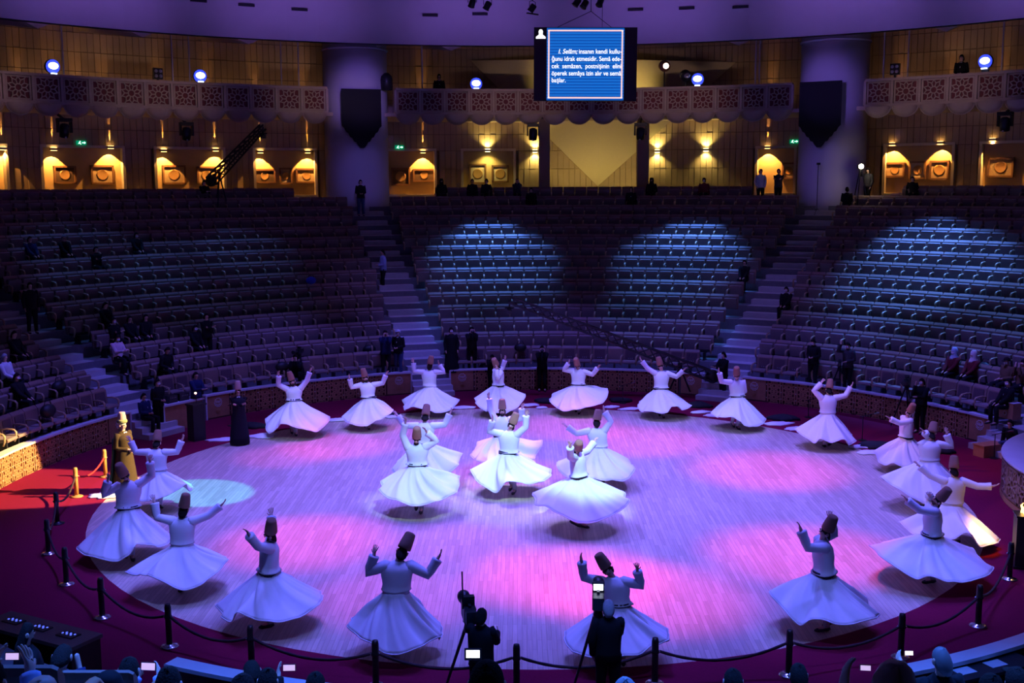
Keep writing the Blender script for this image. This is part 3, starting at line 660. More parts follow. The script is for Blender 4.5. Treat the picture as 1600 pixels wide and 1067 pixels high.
DERV = [  # feet, waist, collar, hat tip, image-left hand, image-right hand, facing, hem outline, beard, label
 ((460, 680), (460, 624), (458, 601), (452, 582), (434, 585), (485.5, 578.5), 15, [(416, 656), (421, 677), (437.5, 663), (452.5, 663), (472, 671.5), (493, 676), (516, 653)], 1, 'bearded dervish whirling at the back left, nearest the man in black'),
 ((574, 670), (577, 620), (572.5, 595), (566.5, 575.5), (544, 591), (605, 584.5), 10, [(537, 654), (553, 662.5), (572.5, 665), (589, 658), (608, 648), (614.5, 638)], 1, 'dervish facing front before the wall end left of the stair'),
 ((669, 648), (672.5, 603), (671, 575), (674, 557), (644, 565), (688, 568), 180, [(630.5, 630), (633.5, 641), (642.5, 635), (665, 640.5), (687.5, 644), (704, 640), (716, 627)], 0, 'dervish seen from behind, whirling at the foot of the left stair'),
 ((779, 649), (779, 601), (777, 575), (771.5, 559.5), (774, 577), (791, 561), -60, [(742, 623), (752, 639), (770, 643.5), (792.5, 644), (809, 637.5), (815, 630), (821, 615)], 0, 'dervish in profile at the middle of the back row, beside the wall crest'),
 ((903, 646), (904, 600), (903, 574.5), (899, 559), (887, 565.5), (936, 574.5), -10, [(859, 625), (868, 636), (880, 643), (902.5, 637), (925, 635), (943, 630), (950, 606)], 0, 'dervish with one bent arm and skirt lifted on the right, back row'),
 ((1034, 652), (1032, 606), (1033, 577), (1028.5, 558), (1001, 562.5), (1070, 579), 0, [(998, 633), (1000, 643), (1019.5, 642), (1043.5, 645), (1048, 635), (1060, 637.5), (1072, 640), (1079.5, 631.5)], 0, 'dervish facing front under the long camera crane, arms wide'),
 ((1150, 670), (1152.5, 618), (1151, 590.5), (1149, 572.5), (1122, 581), (1162, 602), 10, [(1112, 644.5), (1127, 652), (1145, 652), (1155.5, 658), (1163, 667), (1178, 665), (1195, 657)], 0, 'dervish facing front at the foot of the right stair, one hand raised'),
 ((1291, 699), (1293.5, 644.5), (1295, 614.5), (1299.5, 597), (1283, 596), (1332, 603), 180, [(1245, 674), (1262, 683.5), (1274, 692.5), (1280, 684), (1301, 692), (1317.5, 687), (1325, 695), (1334, 684)], 0, 'dervish seen from behind before the right wall, both hands high'),
 ((1411, 734), (1416, 684.5), (1418, 648.5), (1423, 629), (1388, 654.5), (1427, 640), -80, [(1368, 707), (1372.5, 722), (1384, 729), (1395, 723.5), (1413, 729.5), (1432, 722), (1446, 710)], 0, 'dervish in profile on the right rim, behind two overlapping dancers'),
 ((1446, 793), (1453.5, 717.5), (1455, 686), (1463, 669), (1446, 672), (1482, 676), 180, [(1378.5, 747.5), (1402.5, 764), (1422, 776), (1448, 786), (1475, 782), (1500, 765)], 0, 'dervish on the right rim seen from behind, forearm over the head'),
 ((1487, 853), (1488, 788), (1491, 742.5), (1495, 719), (1429, 724), (1555, 761), 180, [(1407, 817), (1425, 836), (1455, 842), (1488, 841), (1509.5, 830), (1523, 842), (1535, 853), (1554, 842)], 0, 'dervish by the round podium with a warm lit skirt and outstretched arms'),
 ((1456, 910), (1456, 835), (1460, 786), (1474, 763), (1413, 780), (1452, 770), -95, [(1362, 855.7), (1389, 881), (1429, 902), (1454, 900), (1476, 906), (1521, 907), (1544, 881)], 0, 'dervish in profile on the right rim with the widest level skirt'),
 ((1290, 985), (1286.5, 894), (1286.5, 838), (1298, 805), (1247, 826.5), (1301, 808), -90, [(1205, 926), (1219.5, 949.5), (1253, 981), (1265, 967), (1284.5, 965), (1312, 975), (1343.5, 971), (1368, 959)], 0, 'dervish in profile at the front right, one arm reaching forward'),
 ((968, 1034), (966, 942.5), (954, 897), (934, 865), (905.4, 875), (1000, 889), 0, [(883, 1001.5), (890, 1013), (909, 1021), (958.5, 1028), (1000, 1025), (1019.5, 1007), (1037, 1002), (1046, 992)], 0, 'dervish behind the grey haired cameraman, hat tilted far left'),
 ((620, 1025), (618.6, 920.5), (624.5, 872), (637, 846), (580, 864), (689.5, 872), 180, [(547.7, 974), (579, 1001), (599, 1019), (624.5, 1024), (652, 1015), (675.6, 999), (691, 992)], 0, 'dervish at the front seen from behind, hat leaning right, by the left cameraman'),
 ((423, 979), (419.6, 891), (422.5, 840), (427.4, 807), (386, 834), (424, 804), -80, [(344, 947), (362.5, 972), (371, 953), (389, 961), (408.7, 970), (440, 974), (470, 965), (493.4, 947.5), (504, 935.6)], 0, 'dervish in profile at the front left, hand just above the hat'),
 ((286, 926), (284.7, 848.5), (286, 803), (291, 771), (238, 782), (349, 788), 180, [(203.7, 890), (229, 899), (252, 909), (284.7, 920.6), (312.5, 913), (327.7, 901), (343, 893), (351, 881)], 0, 'dervish on the left rim seen from behind, right arm held out level'),
 ((203, 874), (201, 791.5), (198.6, 748.5), (192, 722), (164.4, 750), (236.6, 718), 25, [(125, 851), (148, 868.7), (178, 877), (204, 871), (212, 851), (229, 849), (246.7, 856), (264.4, 846)], 0, 'dervish on the left rim with the largest skirt and a black sash'),
 ((249, 797), (245.6, 733.5), (244, 698.5), (243, 679.4), (201, 688), (287, 686.6), 180, [(207, 765), (221.7, 781), (239, 783), (258, 777), (274, 767), (288.6, 757), (300, 764)], 0, 'dervish seen from behind in the follow spot, in front of the master'),
 ((663, 755), (663.7, 691), (663.7, 657.4), (665.4, 640), (618, 648.5), (705.5, 645), 180, [(616, 738), (640, 747), (660, 747), (690, 742), (703.7, 737), (715, 725), (721.5, 709)], 0, 'dervish of the middle group seen from behind, arms spread wide, left pair'),
 ((655, 800), (652, 725), (651, 690), (653, 666), (633, 658), (668, 672), 0, [(594, 764), (619, 780), (651, 791), (679.7, 787), (695.7, 777.5), (711.7, 769.5), (719, 746)], 1, 'black bearded dervish of the middle group facing front with arms raised'),
 ((787, 738), (783.7, 680), (785, 647.4), (784.5, 625), (763, 618), (818, 636), 0, [(736.7, 710), (752, 723), (791, 730), (834.7, 718), (843.5, 704), (845, 690)], 1, 'dervish facing front behind the brightest dancer, hat upright'),
 ((801, 770), (793, 706.4), (797, 670), (807, 645), (767, 654.6), (823.6, 646), -15, [(736.7, 736.7), (752, 757), (774, 767), (785, 763), (790, 752), (804.5, 751), (828, 758), (847.5, 753.4), (862, 736.7)], 0, 'brightest lit dervish in the exact middle with a foot showing'),
 ((938, 760), (936, 697), (932, 665.4), (935, 643), (883, 666.4), (945, 640), 180, [(869, 720.6), (881, 744), (908.6, 750), (938, 747), (958, 748), (973.6, 752), (991, 731)], 0, 'dervish of the middle group seen from behind, right hand straight up'),
 ((906, 825), (904.7, 739), (901.7, 704), (904, 687), (890, 697), (930, 690), 70, [(833, 776), (840, 793), (851.5, 789), (877, 803), (904.7, 816), (938, 815), (965.7, 801), (982.5, 776.7)], 0, 'dervish of the middle group in profile, head bowed, skirt greenish white'),
]
def dervish(k, feet, waist, collar, tip, hl, hr, yaw, hem, beard, label):
    B = at_z(*feet, 0.); D = B.y
    root = thing('dervish', label, 'person', (B.x, B.y, 0), 0, 'whirling dervishes on the parquet'); G = lambda p: p-V((B.x, B.y, 0))
    Wp, Np, Tp = at_y(*waist, D), at_y(*collar, D), at_y(*tip, D)
    s = max(.9, min(1.12, Np.z/1.47)); F, Lf = facing(yaw)
    up = (Tp-Np); up.y = 0
    tl = up.length
    if tl < .36*s: up.y = -math.sqrt(max(0, (.40*s)**2-tl*tl))*(.8 if abs(yaw) < 90 else .5)*(-1 if yaw == 180 else 1)
    up.normalize(); fwd = (F-up*F.dot(up)).normalized(); Np = Np-up*(.065*s); s = max(.9, min(1.1, Np.z/1.45))
    zw = min(1.12*s, max(.92*s, Wp.z)); Wg = V((Wp.x, D, zw)); P = {}
    P['pelvis'] = V((Wp.x*.7+B.x*.3, D, zw-.06*s)); P['neck'] = V((Np.x, D, Np.z)); P['chest'] = P['neck'].lerp(Wg, .42)
    P['up'], P['fwd'], P['sd'], P['fb'] = up, fwd, Lf, F; P['sh_sd'] = (up.cross(fwd)*1).normalized()
    for q, sg in (('L', 1), ('R', -1)): P['sh'+q] = P['neck']+Lf*(.190*s*sg)-V((0, 0, .065*s))
    which = {'L': hr, 'R': hl} if math.cos(rad(yaw)) >= -.2 and abs(yaw) < 60 else {'L': hl, 'R': hr}
    if abs(abs(yaw)-80) < 25: which = {'L': hl, 'R': hr} if yaw < 0 else {'L': hr, 'R': hl}
    for q, sg in (('L', 1), ('R', -1)):
        px = which[q]; sh = P['sh'+q]; l1, l2 = .29*s, .27*s; d = ray(*px)
        # the hand lies on the sight line, as near as possible to the arm's own vertical plane
        best = None
        for i in range(-30, 31):
            y = D+i*.03; p = at_y(px[0], px[1], y); v = p-sh; L = v.length
            c = max(0, L-.60*s)*6+max(0, .26*s-L)*3+abs(v.dot(F)-.06)*.6+max(0, -v.dot(Lf)*sg)*.8
            if best is None or c < best[0]: best = (c, p)
        hand = best[1]; v = hand-sh
        wr = hand-v.normalized()*.06*s
        el, wr = ik(sh, wr, l1, l2, V((0, 0, -1))+Lf*(.25*sg)-F*.15)
        P['el'+q], P['wr'+q] = el, wr; P['hd'+q] = ((wr-el).normalized()*.75+V((0, 0, .25))+Lf*(.12*sg)).normalized(); P['pn'+q] = V((0, 0, 1 if q == 'R' else -1))+F*.2
        P['hip'+q] = P['pelvis']+Lf*(.09*s*sg)-V((0, 0, .05))
    for q, sg in (('L', 1), ('R', -1)):
        piv = q == 'L'; foot = V((B.x, D, .085*s))+Lf*(.05*sg) + ((V((0, 0, 0))) if piv else (-F*.16+Lf*(-.02)+V((0, 0, .10))))
        P['an'+q] = foot; P['toe'+q] = foot+F*.14*s-V((0, 0, .045*s if piv else .10)); P['kn'+q] = (P['hip'+q]+foot)/2+F*(.03 if piv else .10)
    for key in ('pelvis', 'neck', 'chest', 'shL', 'shR', 'elL', 'elR', 'wrL', 'wrR', 'hipL', 'hipR', 'knL', 'knR', 'anL', 'anR', 'toeL', 'toeR'): P[key] = G(P[key])
    body(root, P, SKINM, s)
    b = MB(); torso_cloth(b, P, s, .13, 1.24, .98 if yaw == 180 else 1.08); sleeves(b, P, s, 1.14, .078); b.build('jacket', WHITEC, root, True)
    b = MB(); legs_cloth(b, P, s, .85); b.build('trousers', WHITEC, root, True)
    for q in ('L', 'R'): shoe(root, P['an'+q], P['toe'+q], s)
    Wl = G(Wg)
    b = MB(); b.loft([ringe(Wl+V((0, 0, -.01+dz*s)), Lf, F, rx*s, rx*.82*s, 18) for rx, dz in ((.175, -.05), (.204, -.045), (.210, .0), (.204, .045), (.172, .055))]); b.build('sash', BELTM if yaw not in (180,) else WHITEC, root, True)
    skirt(root, B, Wg, zw-.02, .172*s, hem, k*13+5, WHITEC, s)
    felt_hat(root, P, s); face_parts(root, P, s, 'under_hat', HAIRM, beard=bool(beard))
    return root
for k, d in enumerate(DERV): dervish(k, *d)
# ---------------------------------------------------------------- crew, guests and photographers
CL = {}
def cloth(n, c):
    if n not in CL: CL[n] = mat('cloth_'+n, c, .85, var=.15, scale=14, spec=.15)
    return CL[n]
BK = cloth('black', (.012, .012, .014)); NV = cloth('navy', (.018, .028, .09)); DG = cloth('dark_grey', (.05, .05, .055)); WH = cloth('white', (.75, .75, .78))
BLs = cloth('light_blue', (.35, .45, .75)); DN = cloth('denim', (.05, .08, .18)); BR = cloth('brown', (.13, .075, .04)); OX = cloth('oxblood', (.14, .02, .025)); PKK = cloth('pale_pink', (.65, .45, .5)); GR = cloth('grey', (.18, .18, .19))
SILV = mat('silver_hair', (.36, .36, .38), .85, var=.2, scale=30); BALD = SKINM; MASK = mat('white_face_mask', (.82, .84, .88), .8, var=.03); SCF = cloth('blue_grey_scarf', (.42, .52, .60)); SCF2 = cloth('cream_scarf', (.70, .62, .58))
FTOP = 1.735
def find_floor(px, py, h=FTOP):
    best = None
    for i in range(-1, 15):
        z = 0.012 if i < 0 else ZF[i]; lo, hi = (10.9, 13.9) if i < 0 else ((14.42, 14.6) if i == 0 else (RF[i]+.15, RF[i+1]-.15 if i < 14 else 32.5))
        for q in range(9):
            r = lo+(hi-lo)*q/8; p = at_r(px, py, r); e = abs(p.z-z-h)
            if any((p.xy-pol(RP, a).xy).length < 1.95 for a in (-61.9, -17.0, 28.3, 73.2)): e += 1
            if best is None or e < best[0]-1e-4: best = (e, i, p, z, r)
    return best
def person(label, loc, yaw, pose='stand', arms='down', top=BK, legs=BK, hair='short', hairm=HAIRM, mask=None, s=1., look=0., nod=0., robe=None, eyes=False, group=None, tie=None, hands=None, fingers=False, shift=(0, 0), beard=False):
    root = thing('person', label, 'person', loc, 0, group)
    F, Lf = facing(yaw); Z = V((0, 0, 1)); P = {}
    lf = rad(look); Fh = F*math.cos(lf)+Lf*math.sin(lf); up = (Z+Fh*nod+Lf*shift[0]*.3).normalized()
    P['up'] = up; P['fwd'] = (Fh-up*Fh.dot(up)).normalized(); P['sd'] = Lf; P['fb'] = F; P['sh_sd'] = up.cross(P['fwd']).normalized()
    lean = F*shift[1]+Lf*shift[0]
    if pose == 'stand':
        P['pelvis'] = Z*.94*s; P['neck'] = Z*1.475*s+lean; 
        for q, g in (('L', 1), ('R', -1)):
            P['hip'+q] = P['pelvis']+Lf*.09*s*g-Z*.05*s; P['an'+q] = Lf*.11*s*g+Z*.085*s+F*.03*g; P['toe'+q] = P['an'+q]+F*.15*s-Z*.045*s; P['kn'+q] = (P['hip'+q]+P['an'+q])/2+F*.03
    elif pose == 'sit':
        P['pelvis'] = Z*.545*s; P['neck'] = Z*1.075*s-F*.06+lean
        for q, g in (('L', 1), ('R', -1)):
            P['hip'+q] = P['pelvis']+Lf*.09*s*g+F*.02; P['kn'+q] = P['pelvis']+F*.44*s+Lf*.12*s*g-Z*.02; P['an'+q] = F*.42*s+Lf*.12*s*g+Z*.085*s; P['toe'+q] = P['an'+q]+F*.15*s-Z*.045*s
    else:   # crouch
        P['pelvis'] = Z*.36*s-F*.05; P['neck'] = Z*.86*s+F*.14+lean
        for q, g in (('L', 1), ('R', -1)):
            P['hip'+q] = P['pelvis']+Lf*.09*s*g; P['kn'+q] = F*.36*s+Lf*.16*s*g+Z*(.50 if g > 0 else .40)*s; P['an'+q] = F*.10*s+Lf*.13*s*g+Z*.085*s; P['toe'+q] = P['an'+q]+F*.15*s-Z*.045*s
    P['chest'] = P['neck'].lerp(P['pelvis'], .42)+F*.01
    for q, g in (('L', 1), ('R', -1)):
        sh = P['sh'+q] = P['neck']+Lf*.175*s*g-Z*.065*s; a = arms if isinstance(arms, str) else arms[0 if g > 0 else 1]
        Nk = P['neck']
        if hands and q in hands: w = V(hands[q])
        elif a == 'down': w = sh-Z*.53*s+F*.06+Lf*.05*g
        elif a == 'camera': w = Nk+up*.10*s+P['fwd']*.24*s+P['sh_sd']*(.075*s*g)*(1 if P['sh_sd'].dot(Lf) > 0 else -1)-Z*.04
        elif a == 'lap': w = P['kn'+q]-F*.12+Z*.10+Lf*(-.04*g)
        elif a == 'front': w = P['pelvis']+F*.20+Z*.14+Lf*.06*g
        elif a == 'folded': w = P['chest']+F*.20-Lf*.10*g
        elif a == 'phone': w = Nk+F*.40+Z*.04+Lf*.05*g
        elif a == 'up': w = Nk+F*.30+Z*.20+Lf*.12*g
        elif a == 'forward': w = Nk+F*.42-Z*.26+Lf*.08*g
        elif a == 'pockets': w = P['hip'+q]+Lf*.10*g+F*.08+Z*.02
        el, w = ik(sh, w, .29*s, .27*s, -Z-F*.35+Lf*.35*g); P['el'+q], P['wr'+q] = el, w
        P['hd'+q] = ((w-el).normalized()*.8+(Z*.4 if a in ('camera', 'phone', 'up') else F*.2)).normalized(); P['pn'+q] = -Lf*g+F*.3
    body(root, P, SKINM, s, fingers)
    b = MB(); torso_cloth(b, P, s, -.16 if pose == 'stand' else -.05, 1.08, 1.0); sleeves(b, P, s, 1.0); b.build('jacket', top, root, True)
    if robe:
        b = MB(); b.lathe([(.30*s, .03), (.285*s, .25*s), (.245*s, .6*s), (.20*s, .95*s), (.19*s, 1.1*s), (.215*s, 1.3*s), (.20*s, 1.385*s), (.10*s, 1.44*s), (.07*s, 1.47*s)], (0, 0, 0), 20); b.build('robe', robe, root, True)
    else:
        b = MB(); legs_cloth(b, P, s); b.build('trousers', legs, root, True)
    for q in ('L', 'R'): shoe(root, P['an'+q], P['toe'+q], s)
    face_parts(root, P, s, hair, hairm, beard=beard, mask=mask, eyes=eyes)
    if tie is not None:
        b = MB(); c = P['neck'].lerp(P['chest'], .5)+F*.125*s; b.add([P['neck']+F*.075*s+Lf*.05*s, P['neck']+F*.075*s-Lf*.05*s, P['chest']+F*.150*s, P['chest']+F*.14*s], [(0, 1, 2), (0, 2, 3)]); b.build('shirt_front', tie, root)
    root['_P'] = 0; del root['_P']
    return root, P
def standing(px, py, label, yaw=None, s=1., **k):
    e, i, p, z, r = find_floor(px, py, (1.12 if k.get('pose') == 'crouch' else FTOP)*s); th = theta(p)
    c = pol(r, th, z)
    # keep the sight line through the head
    return person(label, c, -th if yaw is None else yaw, s=s, **k)
def seated(px, py, label, yaw=None, row=None, s=1., **k):
    best = None
    for i in (range(15) if row is None else [row]):
        r = R0+DR*i-.36; p = at_r(px, py, r); e = abs(p.z-(ZF[i]+1.335*s))
        if best is None or e < best[0]: best = (e, i, p)
    e, i, p = best; th = theta(p)
    return person(label, pol(R0+DR*i-.36, th, ZF[i]), -th if yaw is None else -th+yaw, 'sit', s=s, **k)
def near(px, py, D, label, pose='sit', s=1., h=1.335, yaw=180, phone=None, **k):   # people close to the camera, by head top and distance
    p = at_dist(px, py, D); loc = V((p.x, p.y, p.z-h*s))
    if phone is not None:
        q = at_dist(phone[0], phone[1], D+.42); F, Lf = facing(yaw); PHN[phone[0]] = q; sides = phone[2] if len(phone) > 2 else 'LR'
        k['hands'] = {c: q-loc+Lf*(.10 if c == 'L' else -.10)-V((0, 0, .09))-F*.03 for c in sides}; k['fingers'] = True
    k.setdefault('eyes', True)
    return person(label, loc, yaw, pose, s=s, **k)
PHN = {}
CAMM = mat('camera_body_black', (.02, .02, .022), .4, var=.2)
LENS = mat('lens_glass', (.02, .03, .06), .05, spec=.9)
SCRN = mat('lit_viewfinder_screen', (.7, .75, 1.), emit=(.75, .82, 1.0), estr=3.)
def photo_camera(P, root_loc, label, big=False):
    m = (P['wrL']+P['wrR'])/2+V(root_loc)+P['fwd']*.05+V((0, 0, .05)); f = P['fwd']
    t = thing('photo_camera', label, 'camera', m)
    b = MB(); X = P['sh_sd']; U = P['up']
    b.ball((0, 0, 0), (.075, .04, .05), 8, 6, (X, f, U)); b.build('camera_body', CAMM, t); 
    b = MB(); b.lathe([(.035, .02), (.04, .05), (.038, .16 if big else .12), (.045, .18 if big else .14)], (0, 0, 0), 10, f); b.build('lens', CAMM, t, True)
    return t
# -- left and middle blocks
MK = MASK
standing(563, 280, 'man in dark jacket standing at the head of the left stair by the pillar', arms='front', top=BK, legs=DN, mask=None)
standing(598, 388, 'man in a light blue shirt walking down the left stair', yaw=-70, arms='front', top=BLs, legs=BK, look=0)
standing(622, 521, 'man with white cap and mask standing at the bottom of the left stair', yaw=-20, arms='front', top=BK, legs=DN, hair='cap', hairm=WH, mask=MK, tie=WH)
standing(602, 522, 'dark clothed person behind the wall, left of the man in the white cap', yaw=10, arms='camera', top=NV, legs=BK)
standing(463, 560, 'dark clothed photographer behind a tripod camera on the left ledge', yaw=0, pose='crouch', arms='camera', top=BK)
standing(705, 513, 'man in a long dark coat standing before the front row, left of the middle block', arms='down', top=BK, legs=BK, robe=BK, mask=MK)
r_, P_ = standing(737, 512, 'photographer in black aiming a camera from the second row', arms='camera', top=BK, mask=None); photo_camera(P_, r_.location, 'black camera held up by the second row photographer', True)
r_, P_ = standing(768, 537, 'photographer in black stooping over a camera behind the middle wall', arms='camera', top=BK, nod=.5, shift=(0, .12), s=.85); photo_camera(P_, r_.location, 'black camera of the stooping photographer')
r_, P_ = standing(847, 530, 'photographer in black standing alone before the middle front row', arms='camera', top=BK); photo_camera(P_, r_.location, 'black camera of the lone photographer at the middle front row')
seated(48, 378, 'guest in a blue patterned top, first from the left in the upper left rows', top=NV, arms='lap')
seated(101, 372, 'guest with a pale cap in the upper left rows', top=BK, hair='cap', hairm=GR, arms='lap')
seated(150, 377, 'guest in black beside the lit seat in the upper left rows', top=BK, arms='folded')
seated(214, 372, 'guest with a white mask alone in the upper left rows', top=BK, mask=MK, arms='lap')
standing(47, 452, 'tall person in black standing in the far left stair', arms='down', top=BK, yaw=40)
seated(166, 485, 'guest in black at the head of a cluster in the left block, looking right', top=BK, arms='lap', look=30)
seated(179, 498, 'guest in black with a mask in the left block cluster', top=BK, mask=MK, arms='folded')
seated(204, 503, 'guest in black, third of the left block cluster', top=BK, arms='lap')
seated(224, 500, 'guest leaning right at the end of the left block cluster', top=BK, arms='lap', shift=(.1, .05))
seated(184, 533, 'woman in a pale blouse and mask looking at a lit phone, left block', top=PKK, hair='long', mask=MK, arms='forward', nod=.3)
seated(255, 528, 'guest in a dark coat bent forward in the left block', top=BK, arms='lap', shift=(0, .2), nod=.4)
seated(306, 508, 'guest with a pale mask behind the lectern lamp, left block', top=BK, mask=MK, arms='lap')
standing(322, 492, 'person standing in black in the left block above the lectern', top=BK, arms='folded')
seated(8, 548, 'man in a white shirt at the left edge of the picture', top=WH, arms='lap', row=None, shift=(-.1, .1), hairm=SILV)
seated(24, 523, 'guest in black holding a shiny bag, far left block', top=BK, arms='lap')
seated(28, 582, 'guest in black with a mask slumped in the second row, far left block', top=BK, mask=MK, arms='lap')
# -- upper middle
seated(690, 285, 'hooded guest in the top row beside the left niche', top=BK, hair='scarf', hairm=BK)
seated(738, 284, 'guest in black in the top row under the framed pictures', top=BK); seated(757, 286, 'guest in the top row leaning towards the neighbour', top=BK, shift=(.1, 0))
seated(808, 281, 'guest in grey holding a phone up in the top row', top=DG, arms='camera'); seated(830, 287, 'guest in black bowed low in the top row', top=BK, nod=.3)
seated(1018, 277, 'hooded guest in the top row right of the plaster wedge', top=BK, hair='scarf', hairm=BK)
seated(1100, 275, 'guest in a dark red coat with a mask in the top row', top=OX, mask=MK)
seated(986, 297, 'guest with a white shirt front a row below the top, middle block', top=BK, tie=WH)
standing(1189, 260, 'man in a white shirt standing in the right hand niche of the middle bay', arms='pockets', top=WH, legs=BK, yaw=0)
standing(1217, 258, 'man in dark clothes standing in the niche beside the white shirt', arms='folded', top=DG, legs=BK)
seated(1163, 404, 'guest in black at the right end of the middle block with a pale cloth', top=BK, arms='lap')
seated(1228, 455, 'guest in black with a mask sitting at the right stair', top=BK, mask=MK, arms='lap')
# -- right block
standing(1324, 289, 'man in a dark suit seen from behind at the head of the right stair', yaw=170, arms='front', top=BK)
standing(1357, 262, 'man with raised arm working at the bright lamp', yaw=-60, arms=('down', 'up'), top=DG, legs=BK)
seated(1430, 272, 'two layered guest in black in the top row of the right block', top=BK, shift=(-.12, 0))
standing(1131, 549, 'crane operator in black at the foot of the right stair', yaw=-60, arms='forward', top=BK, mask=MK)
standing(1272, 534, 'photographer in black looking down at a camera before the right front row', arms='front', top=BK, nod=.4, mask=MK)
standing(1326, 543, 'photographer with a grey sleeve and a mask beside a tripod, right front row', arms=('front', 'up'), top=DG, mask=MK, nod=.3)
r_, P_ = standing(1441, 592, 'cameraman in black with a mask standing in the gap of the right wall', arms=('forward', 'camera'), top=BK, mask=MK, yaw=-50)
seated(1489, 547, 'woman with a blue grey headscarf, third row of the right block', top=OX, hair='scarf', hairm=SCF, arms='lap', mask=MK)
seated(1519, 552, 'woman with a cream headscarf beside the blue grey one', top=OX, hair='scarf', hairm=SCF2, arms='lap', mask=None)
seated(1573, 563, 'guest with a dark hat and bright mask bent over a phone, right block', top=BR, mask=MK, hair='cap', arms='front', nod=.3)
seated(1574, 588, 'man in a black suit with a lanyard in the front right row', top=BK, mask=MK, arms='lap', tie=WH)
seated(1597, 567, 'guest holding up a pink paper at the right edge', top=BR, arms='camera')
standing(1584, 655, 'person in dark trousers crouching on the right steps', pose='crouch', top=BK, legs=DN, yaw=-60, s=.95)
# -- gallery
for px, py, lb, tp in ((686, 116, 'man in a dark suit leaning on the gallery parapet, middle bay', BK), (1503, 86, 'man in a dark suit with white shirt in the right gallery', BK)):
    p = at_r(px, py, RB+.7); person(lb, (p.x, p.y, ZB+.06), -theta(p), arms='front', top=tp, tie=WH, s=(p.z-ZB-.06)/FTOP if (p.z-ZB-.06)/FTOP > .8 else .95)
# -- by the technician's desk, the master and the man in black
standing(245, 586, 'technician in black with a white mask behind the wooden desk', top=BK, mask=MK, arms='front')
standing(305, 577, 'speaker with a lamp lit face behind the black lectern', top=NV, arms='forward')
person('man in a blue suit seated on the steps left of the desk', pol(13.97, -62.7, .10), 62.7, 'sit', arms='front', top=NV, legs=BK, tie=WH, s=.94)
p = at_z(375, 694, 0); r_, P_ = person('man in a long black robe and tall felt hat standing at the back left rim', (p.x, p.y, .012), 20, arms='folded', top=BK, robe=cloth('robe_black', (.012, .012, .02)), hair='under_hat', tie=WH, eyes=True, s=1.0); felt_hat(r_, P_, 1.0, mat('light_felt_hat', (.40, .27, .24), .95))
p = at_z(197, 770, 0); r_, P_ = person('master in a brown robe and a turbaned hat standing in the follow spot', (p.x, p.y, .012), 65, arms='front', top=cloth('robe_brown', (.055, .036, .016)), robe=cloth('robe_brown', (.055, .036, .016)), hair='under_hat', hairm=SILV, tie=WH, eyes=True, s=1.08, fingers=True)
felt_hat(r_, P_, 1.08, mat('light_felt_hat', (.40, .27, .24), .95), cloth('green_turban', (.22, .24, .10)))
b = MB(); F, Lf = facing(65); b.loft([[V((0, 0, z))+(-F*math.cos(a)*1.12-Lf*math.sin(a))*rr for a in [(-1.25+2.5*j/10) for j in range(11)]] for z, rr in ((.03, .40), (.5, .34), (1.0, .275), (1.4, .26), (1.55, .12))], False, False)
o = b.build('cape', cloth('dark_teal_cape', (.01, .05, .05)), r_, True); o.modifiers.new('Solidify', 'SOLIDIFY').thickness = .012
# -- cameramen in front
p = at_dist(752, 952, 16.6); CM1 = person('left cameraman in black with short dark hair and headset, seen from behind', (p.x, p.y, .012), 160, arms='forward', top=BK, legs=BK, s=(p.z-.012)/FTOP, fingers=True)
p = at_dist(951, 939, 16.8); CM2 = person('right cameraman in a black pullover with grey hair, seen from behind', (p.x, p.y, .012), 178, arms=('down', 'forward'), top=BK, legs=BK, hairm=SILV, s=(p.z-.012)/FTOP, fingers=True)
# -- audience in the nearest rows
near(47, 974, 14.5, 'young man with thick black hair by the wooden desk at the left edge', hair='long', top=BK, yaw=130, s=1.0)
near(68, 1046, 6.6, 'bald man lit blue at the bottom left', hair='bald', hairm=SKINM, top=NV)
near(-14, 1030, 6.3, 'person at the left edge holding up a phone with both bare hands', arms='up', top=BLs, phone=(20, 1025))
near(95, 1008, 11.5, 'person in a navy jacket crouching over a camera by the desk', top=NV, arms='camera', nod=.5)
near(204, 1026, 10.8, 'man with dark hair filming with a phone beside the ledge end', top=BLs, phone=(232, 1041))
near(266, 1041, 8.2, 'person with combed black hair in front of the pale ledge', top=BK)
near(176, 1052, 8.6, 'person with a black hood at the bottom left', top=BK, hair='scarf', hairm=BK)
near(393, 1033, 12.5, 'man in a navy jacket leaning forward, bottom left of the middle', top=NV, nod=.4, yaw=200)
near(420, 1043, 10.5, 'person with dark hair right of the navy jacket', top=NV)
near(381, 1052, 8.0, 'person with spiky black hair at the bottom, under the navy jacket', top=BK)
near(494, 1049, 10.5, 'person with short dark hair below the raised phone on its grip', top=BK, phone=(452, 1043, 'L'))
near(761, 1031, 5.6, 'man with short hair lit blue at the bottom middle', top=BK)
near(976, 1058, 8.0, 'person with pale grey hair at the bottom, right of the cameramen', hairm=SILV, top=GR)
near(1144, 1044, 11.0, 'person with short blue lit hair below the right bollard rope', top=BK)
near(1246, 1036, 12.0, 'person with a black bushy head against the carpet, by the right bollard', top=BK)
near(1394, 1034, 5.0, 'person with smooth fair hair lit blue at the bottom right', hairm=mat('fair_hair', (.45, .40, .33), .4), hair='long', top=NV, phone=(1352, 1043, 'L'))
near(1466, 1011, 11.6, 'man in a black jacket holding up a bright screen, bottom right', top=BK, hairm=mat('greying_hair', (.14, .13, .13), .6), yaw=195, phone=(1420, 1020, 'L'))
near(1545, 1052, 8.5, 'person with black hair at the bottom right, by the table', top=BK)
near(1585, 1043, 10.5, 'person in a black cap beside the dark table, bottom right edge', top=BK, hair='cap')

